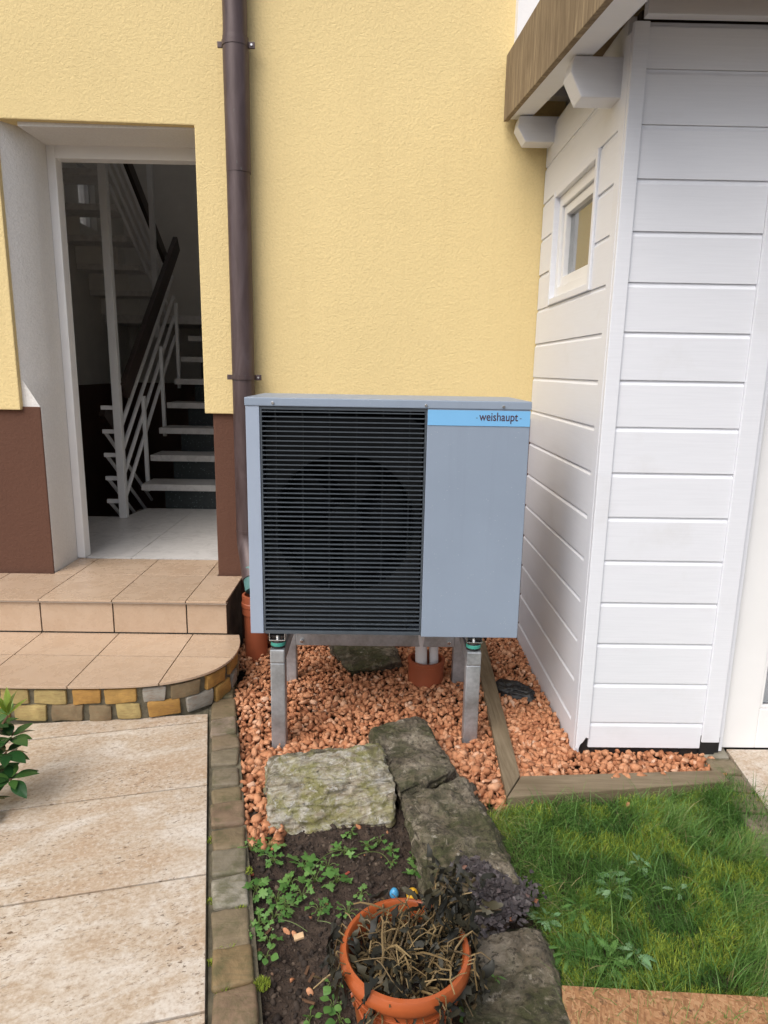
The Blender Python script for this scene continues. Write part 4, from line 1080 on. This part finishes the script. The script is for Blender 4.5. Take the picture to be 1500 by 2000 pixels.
def weed(px, py, size, nl, label, kind=0, group='small weeds in the soil bed', spread=.04, ground=soil_z, hgt=.02, name='weed'):
    b = gz(px, py, -.03); b.z = ground(b.x, b.y)
    t = thing(name, b, label, 'weed', group); sm = MB()
    for i in range(nl):
        a = 6.28*i/nl+rg.uniform(-.5,.5); r = spread*rg.uniform(.25,1.0)
        e = b+Vector((math.cos(a)*r, math.sin(a)*r, hgt*rg.uniform(.5,1.3)))
        sm.tube(arc(b, e, .012, 4), .0011, 5)
        s_ = size*rg.uniform(.65,1.15); a2 = a+rg.uniform(-.7,.7)
        tip = e+Vector((math.cos(a2)*s_, math.sin(a2)*s_, s_*rg.uniform(-.25,.45)))
        put_leaf(WEED_ME[rg.randrange(3)] if kind == 0 else kind, t, e, tip, roll=rg.uniform(-.5,.5))
    sm.build('stalk', STEMG, t, smooth=True)
    return t
WL = []
for (px, py, s_, nl, sp) in ((493,1660,.026,8,.035),(526,1655,.024,7,.03),(533,1686,.022,5,.03),(500,1744,.026,8,.03),(540,1758,.024,6,.03),(561,1777,.022,5,.025),(568,1725,.026,5,.025),(615,1719,.022,4,.03),(657,1722,.032,7,.03),(672,1668,.026,6,.03),(717,1651,.018,4,.02),(687,1630,.018,4,.02),(764,1665,.018,3,.02),(811,1708,.024,4,.02),(806,1681,.016,3,.015),(624,1777,.020,5,.03),(680,1781,.016,5,.03),(706,1746,.016,3,.02),(505,1805,.024,6,.03),(535,1791,.022,4,.025),(526,1840,.018,3,.02),(484,1823,.024,5,.02),(740,1640,.012,3,.02),(765,1690,.012,3,.015),(590,1750,.014,4,.03),(640,1690,.013,3,.03)):
    WL.append((px, py, s_*1.12, nl+3, sp*1.15))
ORD = ['first','second','third','fourth','fifth','sixth','seventh','eighth','ninth','tenth','eleventh','twelfth']
for cl, ph in (([q for q in WL if q[0] < 530], 'lobed-leaf weed from the top along the edge of the sett border'), ([q for q in WL if 530 <= q[0] < 630], 'lobed-leaf weed from the top in the middle left of the soil bed'), ([q for q in WL if q[0] >= 630], 'lobed-leaf weed from the top in the soil bed beside the dark rock')):
    for i, q in enumerate(sorted(cl, key=lambda t: t[1])):
        weed(q[0], q[1], q[2], q[3], ORD[i]+' '+ph, spread=q[4])
weed(591,1690,.040,9,'largest lobed-leaf weed in the soil bed, below the pale sandstone block', group=None, spread=.035, hgt=.035)
for (px, py, lb) in ((519,1873,'small rounded-leaf weed beside the moss tuft at the sett border'),(647,1935,'topmost of the rounded-leaf weeds just left of the flower pot'),(605,1985,'leftmost rounded-leaf weed at the bottom edge of the soil bed'),(650,1972,'middle rounded-leaf weed left of the flower pot at the bottom'),(664,1992,'rounded-leaf weed lowest and closest to the left side of the pot')):
    weed(px, py, .024, 5, lb, ROUND_ME, 'rounded weeds near the bottom edge', .022)
weed(918,1990,.026,6,'rounded green weed between the flower pot and the low brown rock', ROUND_ME, None, .02)
lw = lambda x, y: lawn_z(x, y)+.006
weed(1195,1745,.045,18,'large pale-leaved weed rosette in the middle of the lawn', PALE_ME, None, .045, lw, .025)
weed(1066,1812,.036,14,'silvery-green weed beside the heap of rotten leaves', PALE_ME, None, .03, lw, .03)
weed(1150,1850,.055,8,'green jagged-leaved dandelion at the front left of the lawn', DAND_ME, None, .02, lw, .03)
weed(1325,1765,.035,3,'single broad pale leaves in the right part of the lawn', PALE_ME, None, .02, lw, .03)
weed(1190,1895,.06,7,'jagged-leaved dandelion at the edge of the chipboard', DAND_ME, None, .02, lw, .03)
for (px, py, me_, s_, lb) in ((1128,1790,DAND_ME,.045,'jagged green weed in the grass just below the rotten leaves'),(1240,1890,PALE_ME,.04,'small pale weed in the grass close to the chipboard'),(1105,1880,DAND_ME,.045,'jagged weed at the lawn corner beside the low brown rock'),(1250,1700,PALE_ME,.034,'small pale weed behind the large pale weed rosette')):
    weed(px, py, s_, 9, lb, me_, None, .025, lw, .03)
weed(965,1955,.026,3,'tiny weed rooted in the low brown rock', DAND_ME, None, .008, lambda x, y: .03, .02)
# long thin runners in the soil
for i, (pts) in enumerate((((600,1705),(640,1668),(690,1660)),((690,1672),(740,1660),(765,1690)),((560,1760),(545,1800),(600,1812)),((640,1760),(620,1800),(668,1812)))):
    q = [gz(a,b,-.02) for a,b in pts]; q = [Vector((p.x,p.y,soil_z(p.x,p.y)+.012+.01*(j==1))) for j,p in enumerate(q)]
    tag(MB().tube(arc(q[0],q[1],.01)[:-1]+arc(q[1],q[2],.01), .0011, 5).build('runner', STEMG, None, smooth=True), 'thin pale green weed runner, %s' % ['arching out of the largest weed','nearest the dark rock','curling beside the wood chip','curling just left of the pot rim'][i], 'stem', 'weed runners on the soil')

# evergreen shrub at the left edge
sb = gz(-60,1590,-.02); shr = thing('evergreen_shrub', sb, 'glossy dark evergreen shrub reaching in at the left edge of the path', 'shrub')
stm = MB()
for (px, py, y_, n_, me_, s_, el) in ((2,1398,2.30,9,RHY_ME,.085,1.0),(8,1440,2.30,12,RH_ME,.085,.2),(-2,1470,2.26,10,RH_ME,.085,.0),(8,1522,2.22,11,RH_ME,.08,.05),(-30,1420,2.32,10,RH_ME,.085,.4),(-30,1520,2.25,10,RH_ME,.085,.3),(-45,1570,2.2,10,RH_ME,.085,.3)):
    c = gy(px+14, py, y_); s_ = s_*1.25
    stm.tube([sb, sb.lerp(c,.5)+Vector((-.04,.02,.02)), c], [.008,.006,.004], 7)
    for i in range(n_):
        a = 6.28*i/n_+rg.uniform(-.25,.25); e = el+rg.uniform(-.35,.45)
        d = Vector((math.cos(a)*math.cos(e), math.sin(a)*math.cos(e), math.sin(e)))
        put_leaf(me_, shr, c+d*.008, c+d*s_*rg.uniform(.7,1.1), roll=rg.uniform(-.3,.3))
stm.build('branch', BARK, shr, smooth=True)

# ================================================================== flower pot with withered plant
PC = Vector((.086, 1.382, -.045))
pot = MB().lathe(PC, [(.0,.004),(.098,.0),(.104,.012),(.137,.235),(.139,.243),(.152,.250),(.158,.262),(.158,.280),(.152,.292),(.143,.294),(.138,.288),(.134,.240),(.110,.06)], 56).build('flower_pot', TERRA, None, smooth=True)
tag(pot, 'orange terracotta flower pot with embossed band, standing in the soil', 'flower pot')
ob = MB()
for k in range(12):
    a0 = 2*math.pi*k/12
    def pp(a, z): 
        r = .104+(.137-.104)*(z-.012)/(.235-.012)+.001; return (PC.x+r*math.cos(a), PC.y+r*math.sin(a), PC.z+z)
    ob.tube([pp(a0+2*math.pi/12*i/8, .205-.030*math.sin(math.pi*i/8)) for i in range(9)], .0035, 6)
    ob.tube([pp(a0+2*math.pi/12*(.2+.6*i/8), .190-.034*math.sin(math.pi*i/8)) for i in range(9)], .0025, 6)
ob.tube([pp(2*math.pi*i/48, .218) for i in range(49)], .003, 6)
ob.build('embossed_band', TERRA, pot, smooth=True)
MB().lathe(PC, [(.001,.225),(.06,.228),(.133,.222)], 32).build('potting_soil', SOIL, pot, smooth=True)
dpn = thing('withered_plant', PC+Vector((0,0,.225)), 'withered plant of straw stems and blackened leaves in the flower pot', 'plant')
DL_ME = []
for q_ in range(4):
    me = bpy.data.meshes.new('leaf'); vs = []; nA = 7
    for i in range(nA):
        t = i/(nA-1); w_ = .30*math.sin(math.pi*min(1,t*.95+.04))
        tw_ = rg.uniform(-.5,.5)+2.4*t*(1 if q_%2 else -1); w_ *= rg.uniform(.55,1.15)
        for sx in (-1, 0, 1): vs.append((sx*w_*math.cos(tw_)+rg.uniform(-.03,.03), t, sx*w_*math.sin(tw_)*.8+(abs(sx)*.12)+rg.uniform(-.05,.05)-.25*t*t))
    me.from_pydata(vs, [], [(i*3+j, i*3+j+1, i*3+j+4, i*3+j+3) for i in range(nA-1) for j in range(2)])
    for p in me.polygons: p.use_smooth = True
    me.materials.append(DEADL); DL_ME.append(me)
dg = random.Random(5)
for i in range(190):
    a = dg.uniform(0,6.28); r0 = .11*math.sqrt(dg.random())
    b = PC+Vector((r0*math.cos(a), r0*math.sin(a), .222))
    a2 = a+dg.uniform(-1.2,1.2); r1 = dg.uniform(.02,.12); h = dg.uniform(.01,.085)
    if i < 48:   # taller tangle at the back right
        a2 = dg.uniform(-.1,1.9); r1 = dg.uniform(.05,.17); h = dg.uniform(.06,.18)
    m1 = b+Vector((math.cos(a2)*r1*.5, math.sin(a2)*r1*.5, h)); e = b+Vector((math.cos(a2)*r1, math.sin(a2)*r1, h*dg.uniform(.1,1.0)))
    if i % 6 == 0: e = e+Vector((math.cos(a2)*.05, math.sin(a2)*.05, -.07))
    pts = [b.lerp(m1,t)*(1-t)+m1.lerp(e,t)*t+Vector((dg.gauss(0,.0035),dg.gauss(0,.0035),dg.gauss(0,.0035)))*(0 if t == 0 else 1) for t in (0,.2,.4,.6,.8,1)]
    w0 = dg.uniform(.0014,.0034)
    MB().tube(pts, [w0,w0,w0*.9,w0*.8,w0*.7,w0*.6], 5).build('stem', DEADS, dpn, smooth=True)
    if dg.random() < .72:
        s_ = dg.uniform(.03,.065); d = Vector((dg.uniform(-.7,.7), dg.uniform(-.7,.7), -dg.uniform(.1,1.3))).normalized()
        put_leaf(DL_ME[dg.randrange(4)], dpn, e, e+d*s_, size_w=s_*dg.uniform(.3,.7), roll=dg.uniform(-3,3))
for i in range(380):
    a = dg.uniform(0,6.28); r0 = .138*math.sqrt(dg.random()); e = PC+Vector((r0*math.cos(a), r0*math.sin(a), .240+dg.uniform(0,.085)))
    if i < 190: e = PC+Vector((.085+dg.gauss(0,.05), .075+dg.gauss(0,.055), .29+dg.uniform(-.04,.11)))
    if e.y > PC.y+.085 and e.x < PC.x+.088: continue
    d = Vector((dg.uniform(-1,1), dg.uniform(-1,1), dg.uniform(-1.0,.3))).normalized(); s_ = dg.uniform(.025,.06)
    put_leaf(DL_ME[dg.randrange(4)], dpn, e, e+d*s_, size_w=s_*dg.uniform(.16,.6), roll=dg.uniform(-3,3))
# limp dark bunch leaning out over the back right of the rim
for i in range(85):
    e = Vector((max(.165, .215+dg.gauss(0,.028)), 1.465+dg.gauss(0,.038), .265+dg.uniform(-.05,.085)))
    d = Vector((dg.uniform(-.6,.9), dg.uniform(-.6,.6), dg.uniform(-1.4,.1))).normalized(); s_ = dg.uniform(.03,.07)
    put_leaf(DL_ME[dg.randrange(4)], dpn, e, e+d*s_, size_w=s_*dg.uniform(.2,.6), roll=dg.uniform(-3,3))
    if i % 3 == 0:
        b = PC+Vector((dg.uniform(0,.09), dg.uniform(0,.09), .225)); m1 = b.lerp(e,.5)+Vector((0,0,.05))
        MB().tube([b, b.lerp(m1,.6), m1, m1.lerp(e,.6)+Vector((0,0,.008)), e], [.0026,.0024,.0022,.002,.0015], 5).build('stem', DEADS, dpn, smooth=True)
# bare straw lying across the top of the tangle
for i in range(70):
    a = dg.uniform(0,6.28); r0 = .11*math.sqrt(dg.random()); b = PC+Vector((r0*math.cos(a), r0*math.sin(a), .27+dg.uniform(0,.05)))
    a2 = dg.uniform(0,6.28); l = dg.uniform(.04,.11); e = b+Vector((math.cos(a2)*l, math.sin(a2)*l, dg.uniform(-.03,.05)))
    if (e-PC).xy.length > .16 and e.x < PC.x+.05: continue
    mid = b.lerp(e,.5)+Vector((dg.gauss(0,.01),dg.gauss(0,.01),dg.uniform(0,.02))); w0 = dg.uniform(.0010,.0026)
    MB().tube([b, b.lerp(mid,.5)+Vector((0,0,.004)), mid, mid.lerp(e,.5)+Vector((dg.gauss(0,.003),dg.gauss(0,.003),.003)), e], [w0,w0,w0,w0*.8,w0*.6], 5).build('stem', DEADS, dpn, smooth=True)
# leaves hanging over the rim
for (a, l) in ((-1.15,.10),(-1.05,.12),(-.35,.13),(-.28,.16),(-.2,.12),(3.5,.08),(3.3,.10),(2.95,.07),(2.8,.09),(3.1,.12),(.2,.10),(.35,.14),(-2.6,.06),(.8,.09),(.6,.12)):
    b = PC+Vector((.12*math.cos(a), .12*math.sin(a), .27)); o_ = PC+Vector((.165*math.cos(a), .165*math.sin(a), .302)); e = o_+Vector((math.cos(a)*.012, math.sin(a)*.012, -l*.55))
    MB().tube([b, o_, e], .0018, 5).build('stem', DEADS, dpn, smooth=True)
    for j in range(4): put_leaf(DL_ME[dg.randrange(4)], dpn, e+Vector((0,0,.02*j)), e+Vector((dg.uniform(-.02,.02), dg.uniform(-.02,.02), -.045+.02*j)), size_w=.022, roll=dg.uniform(-3,3))

# painted eggs behind the pot
def egg(px, py, r, mat, label):
    c = gz(px, py, -.01); prof = [(r*math.sin(math.pi*i/14)*(1-.12*math.cos(math.pi*i/14)*-1), r*1.2*(1-math.cos(math.pi*i/14))) for i in range(15)]
    o = MB().lathe((c.x,c.y,soil_z(c.x,c.y)-.002), [(max(1e-4,a),b) for a,b in prof], 24).build('egg', mat, None, smooth=True); return tag(o, label, 'egg')
egg(770,1738,.0145,BLUEP,'small blue decorative egg on the soil behind the flower pot')
egg(806,1738,.0195,YELP,'small yellow decorative egg on the soil behind the flower pot')

# heap of rotten leaves lying over the rock
cA, cB = gz(905,1690,.09), gz(1010,1775,.05)
N_ = 1500; t = nrg.beta(1.5,1.2,N_); ct = np.array(cA)[None]*(1-t[:,None])+np.array(cB)[None]*t[:,None]
ax = (np.array(cB)-np.array(cA)); ax = ax/np.linalg.norm(ax); pr_ = np.array([-ax[1],ax[0],0])
off = nrg.normal(0,1,N_)*(.028+.034*t); hgt = np.maximum(0, .036*(1-(off/.11)**2))*(.55+.45*np.sin(np.pi*np.clip(t,.1,.9)))
pos = ct+pr_[None]*off[:,None]+ax[None]*nrg.normal(0,.02,N_)[:,None]; pos[:,2] = pos[:,2]-.02+hgt*nrg.uniform(.6,1.1,N_)
lv, lf = [], []
for i in range(N_):
    s_ = nrg.uniform(.005,.013); nm = Vector((nrg.normal(0,.22), nrg.normal(0,.22)-.1, 1)).normalized(); u = nm.orthogonal().normalized(); u.rotate(Matrix.Rotation(nrg.uniform(0,6.28),3,nm)); w2 = nm.cross(u)
    b_ = len(lv); c = Vector(pos[i])
    for j in range(3):
        for q_ in range(3):
            e = Vector((nrg.normal(0,.1), nrg.normal(0,.1), 0)); uu, vv = (j-1)*(.75 if q_ != 1 else .95)+e.x*2.2, (q_-1)*.62+e.y*2.0
            lv.append(tuple(c+u*uu*s_+w2*vv*s_+nm*s_*(.22*(uu*uu-vv*vv*.6)+nrg.normal(0,.09))))
    lf += [(b_+j*3+q_, b_+(j+1)*3+q_, b_+(j+1)*3+q_+1, b_+j*3+q_+1) for j in range(2) for q_ in range(2)]
tn = np.repeat(np.clip(nrg.beta(2,2.2,N_)+(nrg.random(N_) > .985)*.5,0,1), 9)
lo = raw('rotten_leaves', np.array(lv), np.array(lf), MATL, tn, smooth=False, origin=tuple(cB)); tag(lo, 'heap of wet purple-brown rotten leaves on the rock beside the pot', 'leaf heap', kind='stuff')
mound = MB(); nU, nV = 14, 10; vs = []
for i in range(nU):
    for j in range(nV):
        t = i/(nU-1); s_ = j/(nV-1)*2-1; p = np.array(cA)*(1-t)+np.array(cB)*t+pr_*s_*(.045+.05*t); zz = p[2]-.05+.055*(1-s_*s_)*(math.sin(math.pi*(.08+.84*t)))**.5
        vs.append((p[0],p[1],zz))
mound.add(vs, [(i*nV+j,(i+1)*nV+j,(i+1)*nV+j+1,i*nV+j+1) for i in range(nU-1) for j in range(nV-1)])
mo = mound.build('leaf_mound', SOIL, lo, smooth=True)

# black net bag on the gravel
bagc = gz(1000,1345,.0)
rock('net_bag', 'crumpled black net bag lying on the gravel beside the shed', [bagc+Vector(p) for p in ((-.10,-.02,.03),(.07,-.095,.028),(.115,-.045,.03),(-.06,.065,.035))], [bagc+Vector(p) for p in ((-.125,-.04,-.03),(.085,-.125,-.03),(.14,-.03,-.03),(-.085,.085,-.03))], BLACK, 9, .016)
bpy.data.objects['net_bag']['category'] = 'bag'
# black sheet end at the timber corner
tag(MB().hexa([P(975,1560,-.06),P(1002,1558,-.06),P(998,1535,-.06),P(972,1535,-.06)],[P(975,1560,-.018),P(1002,1558,-.012),P(998,1540,-.005),P(972,1540,-.01)]).build('membrane_scrap', BLACK, None, bevel=.004), 'scrap of black weed membrane at the corner of the timber edging', 'membrane')

# chipboard offcut lying in the grass
oc = [P(1097,1924,.03), P(1560,1950,.03), P(1560,2200,.03), P(1112,2200,.03)]
tag(MB().hexa([p-Vector((0,0,.022)) for p in oc], oc).build('chipboard_sheet', OSB, None, bevel=.002), 'brown chipboard sheet lying on the lawn at the bottom right corner', 'board')

# litter on soil and lawn
def litter(px, py, z, a, b, c, mat, name, label, cat, group=None, rot=0.0, gf=soil_z):
    p = gz(px, py, -.02); zz = gf(p.x, p.y)+z
    o = MB().box(-a/2,a/2,-b/2,b/2,0,c).build(name, mat, None, bevel=min(a,b,c)*.25, origin=(0,0,0)); o.location = (p.x,p.y,zz); o.rotation_euler = (rg.uniform(-.25,.25), rg.uniform(-.25,.25), rot); return tag(o, label, cat, group)
litter(584,1818,.004,.030,.018,.010,CHIPW,'wood_chip','pale splinter of cut wood lying on the soil','wood chip',rot=.3)
tag(bpy.data.objects['wood_chip'])
litter(600,1958-5,.004,.05,.006,.005,BARK,'twig','short brown twig on the soil left of the pot','twig',rot=-.5)
for i_, (px, py, r_) in enumerate(((676,1700,.8),(487,1700,.1),(525,1815,1.2),(503,1855,1.4),(690,1880,.9),(820,1640,.4),(600,1885,1.4),(608,1900,1.2))):
    litter(px, py, .004, .030, .008, .003, REDST if py < 1800 else BARK, 'fallen_leaf', 'narrow fallen leaf, %s' % ['red, in the middle of the soil bed','red, by the sett border at the top','brown, beside the wood chip','brown, by the sett border above the moss tuft','brown, against the left side of the pot','red, in the shade of the dark rock','brown, upper one of a pair left of the pot','brown, lower one of a pair left of the pot'][i_], 'leaf', 'fallen leaves on the soil', r_)
stray = [(570,1905),(560,1810),(535,1640),(545,1632),(700,1610),(490,1640),(605,1930),(575,1812)]
bm_ = None
for i, (px, py) in enumerate(stray+[(1040,1572),(1225,1580)]):
    p = gz(px, py, -.02); zz = (soil_z(p.x,p.y) if i < len(stray) else lawn_z(p.x,p.y)+.02)+.005
    v, f = pebbles(np.array([[p.x,p.y,zz]]), np.array([.013]), nrg)
    o = raw('stray_chipping', v, f, GRAVEL, np.full(len(v), .3+.5*rg.random()), origin=(p.x,p.y,zz-.008))
    if i < len(stray): tag(o, 'stray orange chipping %s' % ['lying well left of the pot, above the twig','just left of the wood chip','below the left corner of the pale block, lower one','below the left corner of the pale block, higher one','below the right half of the pale block','at the foot of the gravel strip by the setts','lowest, near the brown twig','touching the wood chip'][i], 'stone', 'stray chippings on the soil')
    else: tag(o, 'orange chipping lying at the front of the timber edging corner' if px < 1100 else 'orange chipping in the grass in front of the timber edging', 'stone')
